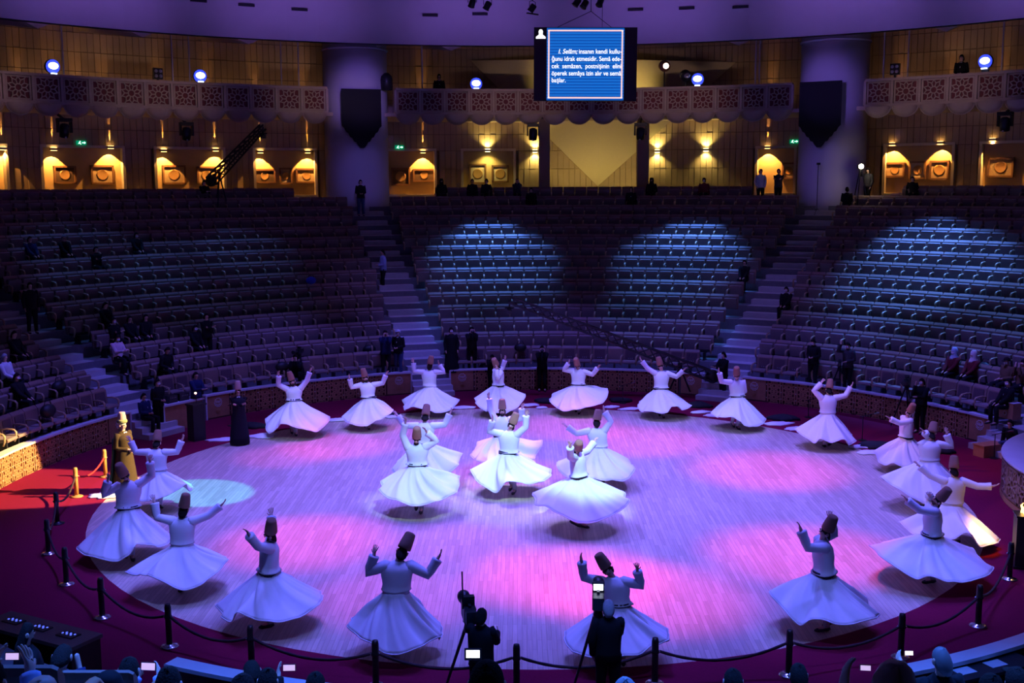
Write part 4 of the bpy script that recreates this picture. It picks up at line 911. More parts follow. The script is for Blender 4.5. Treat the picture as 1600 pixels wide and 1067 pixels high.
for px, py, D, lb in ((14, 1040, 7.4, 'blue lit seat back at the bottom left corner'), (150, 1048, 9.4, 'blue lit seat back beside the hooded head, bottom left')):
    p = at_dist(px, py, D); o = thing('auditorium_seat', lb, 'seat', (p.x, p.y, p.z-.925), pi, grp); link('backrest', SB, o); link('pedestal', SPE, o); link('seat_cushion', SCU, o); link('armrest', SA, o).location = (-PW/2, 0, 0)
# ---------------------------------------------------------------- stage furniture
def bollard(p, label, m, mb):
    t = thing('bollard', label, 'bollard', (p.x, p.y, .012), 0, 'rope posts around the carpet')
    b = MB(); b.lathe([(.155, 0), (.155, .015), (.12, .03), (.06, .04), (.055, .05)], n=20); b.build('base', mb, t, True)
    b = MB(); b.lathe([(.052, .04), (.052, .50), (.048, .51)], n=14); b.build('post', m, t, True)
    b = MB(); b.lathe([(.055, .50), (.066, .515), (.066, .545), (.056, .56), (.056, .70), (.045, .755), (.02, .76)], n=14); b.build('cap', m, t, True)
    b = MB()
    for s in (-1, 1): b.lathe([(.012, .0), (.018, .02), (.010, .035)], (s*.05, 0, .53), 6, V((s, 0, 0)))
    b.build('hook', CHROME, t, True); return t
BB = mat('black_bollard_wood', (.02, .015, .014), .4); GB = mat('honey_bollard_wood', (.45, .22, .06), .45)  # first two posts in honey-coloured wood, the others black
BPX = [((165, 745), 0), ((120, 776), 0), ((90, 818), 0), ((76, 865), 0), ((104, 913), 0), ((160, 965), 0), ((265, 1010), 0), ((391, 977), .76), ((586, 1000), .76), ((807, 1006), .76), ((1024, 996), .76), ((1232, 1055), 0), ((1407, 1027), 0), ((1528, 978), 0), ((1577, 905), 0)]
BL_ = ['honey wood rope post nearest the back left wall', 'second honey wood rope post on the red lit carpet', 'black rope post at the edge of the red lit carpet', 'leftmost black rope post', 'black rope post second below the leftmost', 'black rope post left of the large front left one', 'black rope post with a shiny base at the front left', 'black rope post in front of the front left profile dancer',
       'black rope post in front of the dancer seen from behind', 'black rope post between the two cameramen', 'black rope post right of the grey haired cameraman', 'black rope post with shiny base below the front right dancer', 'black rope post behind the bright held up screen', 'black rope post at the right front of the carpet', 'black rope post beside the dark pedestal']
bp = []
for k, (px, z) in enumerate(BPX):
    p = at_z(px[0], px[1], z+.012); bp.append(p); bollard(p, BL_[k], GB if k < 2 else BB, GB if k < 2 else BLACKM if k < 3 else CHROME)
RNG = ['the two honey wood posts', 'the second honey post and the next black post', 'the third and the leftmost post', 'the leftmost post and the one below', 'the fifth and sixth post on the left', 'the sixth post and the front left one', 'the front left posts', 'the front left profile dancer and the back view dancer', 'the back view dancer and the left cameraman', 'the two cameramen', 'the grey haired cameraman and the front right', 'the front right posts', 'the bright screen and the right front', 'the right front and the dark pedestal']
for k in range(len(bp)-1):
    a, c = bp[k]+V((0, 0, .53)), bp[k+1]+V((0, 0, .53)); a.z = c.z = .545; L = (c-a).length; sag = min(.36, .10+.05*L); pts = []
    for i in range(17):
        t = i/16; q = a.lerp(c, .03+.94*t); q.z -= sag*4*t*(1-t); pts.append(q)
    b = MB(); b.tube(pts, [.022+.004*(i % 2) for i in range(17)], 7); o = b.build('barrier_rope', mat('red_rope', (.55, .02, .02), .8) if k == 0 else mat('dark_rope', (.035, .012, .014), .8), None, True)
    tag(o, ('red' if k == 0 else 'dark')+' barrier rope hanging between '+RNG[k], 'rope', 'ropes between the posts')
# sheepskins and folded cloaks on the rim
def fleece(px, py, rx, ry, rot, m, name, label, cat, group, h=.05, seed=0):
    p = at_z(px, py, 0); rnd = random.Random(seed+int(px)); n = 22; out = [1+.22*rnd.uniform(-1, 1) for _ in range(n)]
    R = []
    for f, z in ((1, .0), (.97, h*.6), (.7, h), (.3, h*1.1+rnd.random()*h*.4), (.02, h)):
        R.append([V((rx*f*out[j]*math.cos(2*pi*j/n), ry*f*out[j]*math.sin(2*pi*j/n), z+.012)) for j in range(n)])
    b = MB(); b.loft(R); o = b.build(name, m, None, True, (p.x, p.y, .0), rot); tag(o, label, cat, group)
WOOL = mat('white_sheepskin', (.80, .79, .80), .95, var=.08, scale=25, bump=.5); CLK = mat('black_cloak_wool', (.012, .012, .02), .9)
for px, py, rx, ry, lb in ((410, 682, .42, .34, 'white sheepskin between the man in black and the first dancer'), (350, 688, .5, .22, 'white sheepskin left of the man in black'), (527, 657, .40, .20, 'white sheepskin between the two back left dancers'), (724, 638, .40, .24, 'white sheepskin right of the back view dancer at the left stair'),
    (616, 652, .3, .2, 'white sheepskin below the left stair wall end'), (828, 634, .35, .22, 'white sheepskin right of the middle back dancer'), (846, 638, .22, .14, 'small white sheepskin piece by the lifted skirt'), (985, 640, .42, .18, 'white sheepskin left of the front view dancer under the crane'), (955, 637, .3, .18, 'white sheepskin just right of the lifted skirt'),
    (1095, 645, .40, .16, 'white sheepskin right of the front view dancer under the crane'), (1118, 650, .4, .24, 'white sheepskin left of the right stair dancer'), (1216, 663, .5, .26, 'white sheepskin right of the right stair dancer'), (1247, 671, .4, .26, 'white sheepskin left of the back view dancer, right wall'), (1345, 699, .4, .2, 'white sheepskin right of the back view dancer, right wall'), (1362, 708, .4, .26, 'white sheepskin left of the profile dancer on the right rim'), (170, 775, .5, .3, 'white sheepskin at the feet of the master')):
    fleece(px, py, rx, ry, .3, WOOL, 'sheepskin', lb, 'rug', 'sheepskins on the rim')
for px, py, rx, ry, lb in ((858, 629, .5, .3, 'black cloak heap left of the lifted skirt'), (968, 628, .4, .2, 'black cloak heap by the microphone stand, middle'), (1092, 636, .5, .25, 'black cloak heap right of the crane dancer'), (1224, 656, .5, .3, 'black cloak heap right of the right stair dancer'), (1373, 699, .6, .34, 'black cloak heap left of the right rim profile dancer'), (1474, 708, .3, .2, 'black cloak bundle behind the right rim dancer'), (605, 650, .4, .2, 'black cloak heap left of the left stair dancer'), (395, 668, .5, .25, 'black cloak heap behind the sheepskin by the man in black')):
    fleece(px, py, rx, ry, -.2, CLK, 'cloak', lb, 'cloak', 'folded cloaks on the rim', .13, 3)
def mic_stand(px, py, h, lb, boom=.3, grp='microphone stands on the carpet'):
    p = at_z(px, py, .012); t = thing('microphone_stand', lb, 'stand', (p.x, p.y, .012), 0, grp)
    b = MB(); b.lathe([(.13, 0), (.13, .015), (.02, .03)], n=12); b.build('base', BLACKM, t); b = MB(); b.tube([V((0, 0, .02)), V((0, 0, h))], .014, 6); b.build('pole', BLACKM, t)
    b = MB(); b.tube([V((-.1, 0, h-.03)), V((boom, -.1, h+.10))], .011, 6); b.build('boom', BLACKM, t); b = MB(); b.tube([V((boom, -.1, h+.10)), V((boom+.14, -.14, h+.13))], [.02, .028], 8); b.build('microphone', CHROME, t)
for px, py, h, lb in ((973, 630, .65, 'microphone stand between the lifted skirt and the crane dancer'), (1263, 652, .6, 'microphone stand before the right wall, left of the back view dancer'), (1347, 688, .75, 'microphone stand right of the back view dancer, right wall'), (362, 665, .7, 'microphone stand behind the man in black'), (1553, 716, .7, 'microphone stand on the steps by the podium')): mic_stand(px, py, h, lb)
def bag(px, py, r, lb, m, sc=1., cat='bag', name='bag'):
    p = at_r(px, py, r); t = thing(name, lb, cat, p, -rad(theta(p))); b = MB(); b.ball((0, 0, 0), (.24*sc, .15*sc, .17*sc), 12, 8); b.build('body', m, t, True)
    b = MB(); b.tube([V((-.14*sc, 0, .12*sc)), V((-.08*sc, 0, .26*sc)), V((.08*sc, 0, .26*sc)), V((.14*sc, 0, .12*sc))], .014, 5); b.build('handle', BLACK, t)
for px, py, r, lb, m, sc in ((577, 546, R0+DR-.40, 'black camera bag with shiny clasps on a second row seat, left block', BLACK, 1.1), (441, 573, R0-.40, 'round black bag on the first row seat behind the back left dancer', BLACK, 1.1), (486, 438, R0+5*DR-.40, 'blue bag left on a seat in the upper left block', cloth('royal_blue', (.03, .06, .45)), .9), (75, 642, R0-.40, 'dark coat heaped on a front seat of the far left block', BLACK, 1.2), (92, 604, R0+DR-.40, 'black bag on the end seat, second row of the far left block', BLACK, 1.1), (813, 543, R0-.3, 'black shoulder bag beside the stooping photographer', BLACK, 1.0), (758, 572, 14.5, 'small black bag on the ledge behind the middle wall', BLACK, .9), (1540, 575, R0+2*DR-.40, 'dark coat beside the woman with the cream headscarf', BLACK, 1.2)): bag(px, py, r, lb, m, sc)
for px, py, lb, w_ in ((1462, 634, 'white paper lying on the right wall ledge', .22), (1508, 645, 'flat dark board on the right wall ledge, near its end', .4), (507, 579, 'pale open book on the left wall ledge behind the dancers', .5), (690, 572, 'small pale card on the middle wall ledge', .16)):
    p = at_r(px, py, RW+.10); o = MB().box((0, 0, 0), (w_, .16, .012)).build('ledge_sheet', mat('paper', (.6, .6, .62), .7) if 'board' not in lb else BLACKM, None, False, (p.x, p.y, .868), -rad(theta(p))); tag(o, lb, 'paper')
# round podium on the right, pedestal with gilded flames, box step
pod = struct('floor_podium', (16.6, -2.2, 0)); n = 96; c0 = V((0, 0, 0))
b = MB(); b.lathe([(5.02, .012), (5.02, 1.04)], c0, n); b.build('podium_core', WOODD, pod)
b = MB(); b.lathe([(5.12, 1.02), (5.14, 1.06), (5.12, 1.1), (.1, 1.1)], c0, n); b.build('podium_top', LEDGE, pod)
b = MB(); b.lathe([(5.10, .012), (5.12, .03), (5.10, .14), (5.03, .15)], c0, n); b.build('plinth', WOOD, pod)
b = MB(); rosette_bars(b, .80, .80, .04, .06); PL = b.mesh('lattice_panel', mat('podium_lattice_wood', (.42, .26, .17), .5, var=.2))
for k in range(16):
    a = rad(180-52+k*9.2); o = link('lattice_panel', PL, pod, (5.07*math.cos(a), 5.07*math.sin(a), .58), a+pi/2)
p = at_z(1603, 886, 0); t = thing('pedestal', 'tall black pedestal at the right edge with gilded flames on top', 'pedestal', (p.x, p.y, .012), -.25)
b = MB(); b.box((0, 0, .55), (.50, .42, 1.06)); b.build('body', BLACK, t); b = MB(); b.box((0, 0, .03), (.56, .48, .05)); b.build('base', BLACKM, t); b = MB(); b.box((0, 0, 1.09), (.54, .46, .03)); b.build('top_plate', BLACKM, t)
FL = mat('gilt_flame_glow', (1, .6, .15), emit=(1., .58, .14), estr=5.)  # gilded flames, their warm shine put into the material as emission
for k in range(7):
    rnd = random.Random(k); x, y = rnd.uniform(-.17, .17), rnd.uniform(-.12, .12); h = rnd.uniform(.10, .24); b = MB(); b.tube([V((x, y, 1.1)), V((x+.02, y, 1.1+h*.4)), V((x-.015, y, 1.1+h*.75)), V((x+.02, y, 1.1+h))], [.03, .034, .02, .003], 7); b.build('flame', FL, t, True)
l = bpy.data.lights.new('gilt_glow_light', 'POINT'); l.color = (1, .5, .12); l.energy = 10; l.shadow_soft_size = .1; o = bpy.data.objects.new('gilt_glow_light', l); COL.objects.link(o); o.location = (p.x-.05, p.y, 1.55); spot((p.x-.5, p.y+.2, .9), at_z(1530, 838, .35), (1, .50, .10), 100, 70, .9, .1)  # unseen point lamp for the gilded flames' glow, warm spot on the skirt
q = at_z(1545, 712, 0); t = thing('box_step', 'brown wooden box step between the stair and the podium', 'step', (q.x, q.y, .012), .4); b = MB(); b.box((0, 0, .16), (.8, .4, .32)); b.build('body', WOOD, t); b = MB(); b.box((0, 0, .335), (.84, .44, .03)); b.build('top', WOOD, t)
for px, py, lb in ((1512, 672, 'brown box with a white ring at the wall end, lower one'), (1577, 640, 'brown box with a white ring on the stair, upper one')):
    q = at_r(px, py, 14.6); t = thing('seat_end_box', lb, 'box', (q.x, q.y, q.z-.25), -rad(theta(q))); b = MB(); b.box((0, 0, .24), (.62, .3, .48)); b.build('body', WOOD, t)
    b = MB(); R = [V((.06*math.cos(2*pi*j/14), -.16, .16+.06*math.sin(2*pi*j/14))) for j in range(15)]; b.tube(R, .008, 5, False); b.build('ring', MATS['pale_emblem'], t); b = MB(); b.box((0, 0, .49), (.64, .32, .02)); b.build('top', LEDGE, t)
# technician's desk, its gear and the lectern
d0 = pol(14.0, -57.0, 0); t = thing('desk', 'wooden desk with pale edge before the left block', 'desk', (d0.x, d0.y, .012), rad(57.0))
b = MB(); b.box((0, 0, .41), (1.55, .46, .82)); b.build('body', WOOD, t); b = MB(); b.box((0, 0, .85), (1.66, .56, .06)); b.build('top', LEDGE, t); b = MB(); b.box((-.79, 0, .41), (.05, .5, .82)); b.build('end_panel', LEDGE, t)
for k, (dx, lb) in enumerate(((-.35, 'black control unit on the wooden desk, left one'), (.12, 'black control unit on the wooden desk, right one'))):
    q = d0+V((dx*math.cos(rad(57.0)), dx*math.sin(rad(57.0)), .892)); u = thing('control_unit', lb, 'equipment', q, rad(57.0), 'control units on the desk'); b = MB(); b.box((0, 0, .12), (.38, .3, .24)); b.build('case', BLACKM, u); b = MB(); b.box((0, -.155, .13), (.30, .01, .16)); b.build('panel', CAMM, u)
    b = MB()
    for i in range(4): b.lathe([(.014, 0), (.012, .02)], (-.1+.065*i, -.16, .17), 6, V((0, -1, 0)))
    b.build('knob', CHROME, u)['kind'] = 'stuff'
q = at_z(308, 688, 0); t = thing('lectern', 'tall black lectern with a red reading lamp beside the desk', 'lectern', (q.x, q.y, .012), rad(50))
b = MB(); b.box((0, 0, .55), (.42, .34, 1.1)); b.build('body', BLACK, t); b = MB(); b.box((0, -.02, 1.13), (.5, .42, .05)); b.build('top', BLACK, t); b = MB(); b.tube([V((.1, .1, 1.15)), V((.1, .12, 1.40)), V((.02, .0, 1.48))], .01, 6); b.build('lamp_arm', BLACKM, t)
b = MB(); b.ball((.01, -.01, 1.47), .035, 8, 6); b.build('lamp', mat('reading_lamp_glow', (1, .4, .3), emit=(1., .45, .32), estr=9.), t, True)
# ---------------------------------------------------------------- front desk, ledge table and other things in the nearest rows
q = at_z(62, 985, .80); t = thing('desk', 'long wooden desk with switch panels at the bottom left corner', 'desk', (q.x, q.y, 0), rad(-27))
b = MB(); b.box((0, 0, .80), (2.1, .62, .06)); b.build('top', mat('desk_wood_dark', (.16, .10, .08), .5), t); b = MB(); b.box((0, .2, .39), (2.0, .06, .76)); b.build('front_panel', WOODD, t)
for s in (-1, 1): b = MB(); b.box((s*1.0, 0, .39), (.05, .56, .76)); b.build('side_panel', WOODD, t)
for k in range(3):
    b = MB(); b.box((-.62+.62*k, .02, .838), (.34, .2, .016)); b.build('switch_panel', BLACKM, t); b = MB()
    for i in range(6): b.box((-.74+.62*k+.045*i, .02+.04*(i % 2), .850), (.022, .03, .01))
    b.build('switch', mat('blue_lit_switch', (.1, .15, 1), emit=(.12, .18, 1.), estr=1.2), t)['kind'] = 'stuff'
q = at_z(1535, 1044, .74); t = thing('table', 'dark table with papers behind the pale ledge, bottom right', 'table', (q.x, q.y, 0), rad(24))
b = MB(); b.box((0, 0, .74), (1.7, .5, .05)); b.build('top', BLACK, t)
for x in (-.78, .78):
    for y in (-.2, .2): b = MB(); b.box((x, y, .36), (.05, .05, .72)); b.build('leg', BLACKM, t)
for dx, lb in ((-.35, 'white framed sheet on the dark table, left one'), (.25, 'pale printed sheet on the dark table, right one')):
    pp = V((q.x, q.y, .767))+V((dx*math.cos(rad(24)), dx*math.sin(rad(24)), 0)); o = MB().box((0, 0, 0), (.30, .2, .004)).build('paper', mat('paper', (.6, .6, .62), .7), None, False, pp, rad(24)); tag(o, lb, 'paper')
for px, py, D, lb in ((1420, 1020, 11.2, 'bright white phone screen held up at the bottom right'), (232, 1043, 10.4, 'phone filming beside the ledge end, bottom left'), (452, 1043, 10.4, 'lit phone on a hand grip at the bottom left of the middle'), (1352, 1043, 5.6, 'small lit phone screen at the bottom right edge of the pale ledge'), (20, 1025, 6.0, 'phone held between two bare hands at the left edge')):
    p = PHN[px]; k = {1420: 13, 232: 24, 452: 20, 1352: 15, 20: 22}[px]*D/1740/.158; t = thing('phone', lb, 'phone', p, rad(random.uniform(-8, 8)), 'phones held up in the nearest rows'); t.rotation_euler[0] = rad(-12)
    b = MB(); b.box((0, 0, 0), (.158*k, .012, .085*k)); b.build('case', BLACKM, t); b = MB(); b.box((0, -.008, 0), (.142*k, .004, .07*k)); b.build('screen', mat('phone_screen_white', (1, 1, .95), emit=(1, 1, .92), estr=3.) if px == 1420 else mat('phone_screen_dim', (.4, .3, .5), emit=(.55, .4, .75), estr=1.2), t)
# television cameras on tripods
def tripod(t, h, spread=.42, n0=0.):
    for k in range(3):
        a = n0+2*pi*k/3; b = MB(); b.tube([V((.05*math.cos(a), .05*math.sin(a), h)), V((spread*math.cos(a), spread*math.sin(a), .02))], [.028, .02], 7); b.build('leg', BLACKM, t)
    b = MB(); b.lathe([(.07, h-.06), (.08, h), (.06, h+.08), (.09, h+.10), (.09, h+.13)], n=12); b.build('tripod_head', BLACKM, t)
def tv_camera(loc, yaw, h, label, sc=1., scr=True, antenna=False, group=None):
    t = thing('television_camera', label, 'camera', loc, rad(yaw), group); tripod(t, h, .45*min(1, h), .5)
    z = h+.13; b = MB(); b.box((0, 0, z+.12*sc), (.17*sc, .40*sc, .22*sc)); b.box((0, -.26*sc, z+.14*sc), (.15*sc, .14*sc, .18*sc)); b.build('camera_body', CAMM, t)
    b = MB(); b.lathe([(.06*sc, .2*sc), (.075*sc, .24*sc), (.075*sc, .5*sc), (.095*sc, .52*sc), (.095*sc, .60*sc), (.08*sc, .60*sc)], (0, 0, z+.13*sc), 14, V((0, 1, 0))); b.build('lens', CAMM, t, True)
    b = MB(); b.box((0, -.02, z+.30*sc), (.16*sc, .10*sc, .12*sc)); b.bar((0, -.15*sc, z+.24*sc), (0, .15*sc, z+.26*sc), .04*sc); b.build('viewfinder', CAMM, t)
    if scr: b = MB(); b.box((0, -.075*sc, z+.30*sc), (.135*sc, .006, .09*sc)); b.build('screen', SCRN, t)
    b = MB(); b.tube([V((.05, -.05, h+.05)), V((.12, -.45, h-.08))], .014, 6); b.build('pan_handle', BLACKM, t)
    if antenna: b = MB(); b.tube([V((-.09*sc, -.1, z+.2*sc)), V((-.10*sc, -.1, z+.75*sc))], .012, 6); b.build('antenna', BLACKM, t)
    return t
p = at_dist(731, 962, 16.9); tv_camera((p.x, p.y+.25, .012), 10, p.z-.30, 'television camera with antenna operated by the left cameraman', 1.05, False, True)
m_ = at_dist(739, 1022, 16.4); t = thing('monitor', 'small bright monitor clamped low on the left camera', 'monitor', m_); b = MB(); b.box((0, 0, 0), (.24, .03, .17)); b.build('case', BLACKM, t); b = MB(); b.box((0, -.018, .01), (.19, .006, .11)); b.build('screen', mat('phone_screen_white', (1, 1, 1)), t)
p = at_dist(936, 926, 17.0); tv_camera((p.x, p.y+.15, .012), -4, p.z-.40, 'television camera with lit viewfinder before the grey haired cameraman', 1.05, True)
p = pol(14.42, theta(at_r(468, 565, 14.42)), .70); tv_camera(p, 160, 1.0, 'tripod camera on the ledge behind the back left dancers', .7, False)
p = pol(13.9, theta(at_r(1416, 620, 13.9)), .012); tv_camera(p, 150, 1.25, 'television camera in the gap of the right wall', .85, False)
p = pol(14.45, theta(at_r(1312, 570, 14.45)), .70); tv_camera(p, 160, .75, 'tripod camera beside the masked photographer, right front row', .6, False)
# the two camera cranes
TR = mat('crane_black', (.014, .014, .017), .45)
def crane(base, tail, tip, label, w=.16):
    t = thing('camera_crane', label, 'camera crane', base); base, tail, tip = V(base), V(tail)-V(base), V(tip)-V(base); L = (tip-tail).length; d = (tip-tail).normalized(); n = int(L/.35); up = V((0, 0, 1)); x = d.cross(up).normalized(); u = x.cross(d)
    b = MB(); C = [(x*a+u*c)*w*.5 for a, c in ((-1, -1), (1, -1), (1, 1), (-1, 1))]
    for c in C: b.bar(tail+c, tip+c*.6, .06)
    for i in range(n):
        for j in range(4): b.bar(tail.lerp(tip, i/n)+C[j]*(1-.4*i/n), tail.lerp(tip, (i+1)/n)+C[(j+1) % 4]*(1-.4*(i+1)/n), .04)
    b.build('boom', TR, t)
    b = MB(); b.lathe([(.03, -.11), (.24, -.11), (.25, -.07), (.25, .07), (.24, .11), (.03, .11)], tail, 18, x); b.build('counterweight', TR, t, True)
    b = MB(); b.bar(tip, tip-V((0, 0, .28)), .06); b.box(tip-V((0, 0, .30)), (.34, .06, .06)); b.build('remote_head', TR, t)
    b = MB(); b.box(tip-V((0, 0, .42)), (.18, .34, .20)); b.lathe([(.06, 0), (.07, .2)], tip-V((0, .17, .42)), 10, V((0, -1, 0))); b.build('camera', CAMM, t)
    piv = tail.lerp(tip, .16)
    for k in range(3): a = 2*pi*k/3+.4; b = MB(); b.tube([V((piv.x, piv.y, piv.z-.1)), V((piv.x+.45*math.cos(a), piv.y+.45*math.sin(a), 0.02))], [.035, .028], 7); b.build('leg', TR, t)
    b = MB(); b.lathe([(.06, piv.z-.25), (.08, piv.z-.05), (.08, piv.z+.05)], V((piv.x, piv.y, 0)), 10); b.build('pivot', TR, t)
A = at_r(1113, 588, 13.9); B_ = at_y(796, 468, 12.4); crane((A.x, A.y, .2), A, B_, 'long black camera crane slanting over the middle front rows', .36)
A = at_r(330, 283, 28.6); B_ = at_y(411, 198, A.y-1.2); crane((A.x, A.y, ZF[13]), A, B_, 'short black camera crane raised at the back of the left block', .40)
q = at_r(338, 268, 28.9); person('crane operator in black at the back of the left block', (q.x-.6, q.y, ZF[13]), 40, arms='forward', top=BK)
# ---------------------------------------------------------------- hanging and gallery things
scx = at_y(915, 100, 17.5); a_, c_ = at_y(834, 43, 17.5), at_y(994.5, 157.5, 17.5); sw, sh_ = c_.x-a_.x, a_.z-c_.z
t = thing('led_screen', 'hanging screen with a blue page of white Turkish text', 'screen', ((a_.x+c_.x)/2, 17.5, (a_.z+c_.z)/2), 0)
t.rotation_euler[1] = rad(.35)
b = MB(); b.box((0, .08, 0), (sw, .14, sh_)); b.build('housing', BLACKM, t)
def plate(name, x0, x1, z0, z1, m, y, par=t): b = MB(); b.box(((x0+x1)/2, y, (z0+z1)/2), (x1-x0, .01, z1-z0)); return b.build(name, m, par)
def sx(u): return -sw/2+sw*u
def sz(v): return sh_/2-sh_*v
plate('dark_side', sx(.005), sx(.125), sz(.99), sz(.01), mat('screen_off_plum', (.012, .004, .012), .5), .0); plate('dark_side', sx(.875), sx(.995), sz(.99), sz(.01), MATS['screen_off_plum'], .0)
m = bpy.data.materials.new('blue_led_page'); m.use_nodes = True; nt = m.node_tree; bs = nt.nodes['Principled BSDF']; bs.inputs['Base Color'].default_value = (0, 0, 0, 1)
tc = nt.nodes.new('ShaderNodeTexCoord'); wv = nt.nodes.new('ShaderNodeTexWave'); wv.bands_direction = 'Z'; wv.inputs['Scale'].default_value = 2.75; rp = nt.nodes.new('ShaderNodeValToRGB')
rp.color_ramp.elements[0].color = (.003, .075, .42, 1); rp.color_ramp.elements[1].color = (.010, .17, .68, 1); nt.links.new(tc.outputs['Object'], wv.inputs['Vector']); nt.links.new(wv.outputs['Fac'], rp.inputs[0]); nt.links.new(rp.outputs[0], bs.inputs['Emission Color']); bs.inputs['Emission Strength'].default_value = 1.
MATS['blue_led_page'] = m
page = plate('page', sx(.125), sx(.875), sz(.99), sz(.01), m, .0)
PKF = mat('page_border_pink', (1, .6, .55), emit=(1., .62, .55), estr=1.1); b = MB(); x0, x1, z0, z1 = sx(.145), sx(.855), sz(.955), sz(.045)
for q in (((x0+x1)/2, z0, x1-x0+.06, .055), ((x0+x1)/2, z1, x1-x0+.06, .055), (x0, (z0+z1)/2, .055, z1-z0), (x1, (z0+z1)/2, .055, z1-z0)): b.box((q[0], -.012, q[1]), (q[2], .008, q[3]))
b.build('border', PKF, t)
TXT = mat('screen_lettering_white', (1, 1, 1), emit=(1, 1, 1), estr=1.4)
def text(s, x0, z, size, width, m=TXT, par=t, y=-.022, shear=0.):
    c = bpy.data.curves.new('lettering', 'FONT'); c.body = s; c.size = size; c.align_x = 'LEFT'; c.materials.append(m); c.extrude = .002; c.shear = shear; c.offset = .0012
    o = link('lettering', c, par, (x0, y, z)); o.rotation_euler = (pi/2, 0, 0); TX.append((o, width)); return o
TX = []
x0, x1 = sx(.172), sx(.845); fs = sh_*.088
text('I. Selâm;', sx(.235), sz(.355), fs, sw*.185, shear=.25); text('insanın kendi kullu-', sx(.435), sz(.355), fs, x1-sx(.435))
for k, s_ in enumerate(('ğunu idrak etmesidir. Semâ ede-', 'cek  semâzen,  postnişinin  elini', 'öperek semâya izin alır ve semâ')): text(s_, x0, sz(.455+.098*k), fs, x1-x0)
text('başlar.', x0, sz(.745), fs, sw*.135)
# small white bust emblem in the corner
b = MB(); ic = (sx(.066), sz(.095)); b.prism([(ic[0]+.085*math.cos(2*pi*j/14), ic[1]+.09+.10*math.sin(2*pi*j/14)) for j in range(14)], -.02, -.012); b.prism([(ic[0]-.19, ic[1]-.17), (ic[0]+.19, ic[1]-.17), (ic[0]+.19, ic[1]-.10), (ic[0]+.08, ic[1]-.02), (ic[0]+.07, ic[1]+.06), (ic[0]-.07, ic[1]+.06), (ic[0]-.08, ic[1]-.02), (ic[0]-.19, ic[1]-.10)], -.02, -.012); b.build('emblem', TXT, t)
b = MB()
for x in (-.55*sw/2, .5*sw/2): b.tube([V((x, .05, sh_/2)), V((.05*sw, .05, sh_/2+.62))], .012, 5)
b.tube([V((.05*sw, .05, sh_/2+.6)), V((.05*sw, .05, sh_/2+2.3))], .014, 5); b.tube([V((.16*sw, .05, sh_/2)), V((.16*sw, .05, sh_/2+2.3))], .01, 5); b.build('hanging_cable', BLACKM, t)
bpy.context.view_layer.update()
for o, w in TX: o.scale.x = w/max(.01, o.dimensions.x)
# lights hung on the ring above the screen
for k, (px, py, lb) in enumerate(((738, 4, 'black spotlight on the ceiling bar, first from the left'), (762, 8, 'black spotlight on the ceiling bar, second from the left'), (832, 12, 'black spotlight hanging alone left of the screen cables'), (902, 3, 'black spotlight on the ceiling bar above the screen, left one'), (914, 6, 'black spotlight on the ceiling bar above the screen, middle one'), (938, 3, 'black spotlight on the ceiling bar above the screen, right one'))):
    p = at_y(px, py, 18.0); u = thing('ceiling_spotlight', lb, 'spotlight', p, .4*k, 'spotlights over the stage'); b = MB(); b.lathe([(.10, .14), (.13, .10), (.13, -.14), (.15, -.18)], (0, 0, 0), 12, V((.3, -.5, .8))); b.build('housing', BLACKM, u, True); b = MB(); b.tube([V((-.17, 0, 0)), V((-.17, 0, .22)), V((0, 0, .27)), V((.17, 0, .22)), V((.17, 0, 0))], .015, 5); b.bar((0, 0, .26), (0, 0, .6), .04); b.build('yoke', BLACKM, u)
    if k == 2: b = MB(); b.box((0, 0, -.24), (.62, .08, .05)); b.build('bar', BLACKM, u)
b = MB(); pts = [pol(17.6, th_, 17.6) for th_ in range(-40, 50, 3)]; b.tube(pts, .03, 6); o = b.build('ceiling_bar', BLACKM, None, True); tag(o, 'thin black lighting bar curving along the top of the hall', 'bar')
# banners on the columns
for (x0, x1, y0, y1, y2), lb in (((533, 595, 139, 197, 231), 'black cloth banner with a pointed foot on the left column'), ((1250, 1316, 127, 196, 230), 'black cloth banner with a pointed foot on the right column')):
    r = RP-1.85; A = at_r(x0, y0, r); B_ = at_r(x1, y0, r); zt = (A.z+B_.z)/2; zm = at_r((x0+x1)/2, y1, r).z; zb = at_r((x0+x1)/2, y2, r).z; c = (A+B_)/2; w = (B_-A).length; th_ = theta(c)
    pts = [(-w/2, zt), (w/2, zt), (w/2, zm)]; n = 10
    for i in range(1, 2*n): 
        f = i/(2*n); x = w/2-w*f; e = abs(x)/(w/2); z = zb+(zm-zb)*(e**1.25)+(.04 if i % 2 else -.03); pts.append((x, z) if abs(x) > .12*w/2 else (x, zb))
    pts.append((-w/2, zm)); b = MB(); b.prism([(x, z) for x, z in pts], -.02, .02); o = b.build('banner', mat('black_velvet', (.006, .006, .007), .95), None, False, (c.x, c.y, 0), -rad(th_)); tag(o, lb, 'banner', 'banners on the columns')
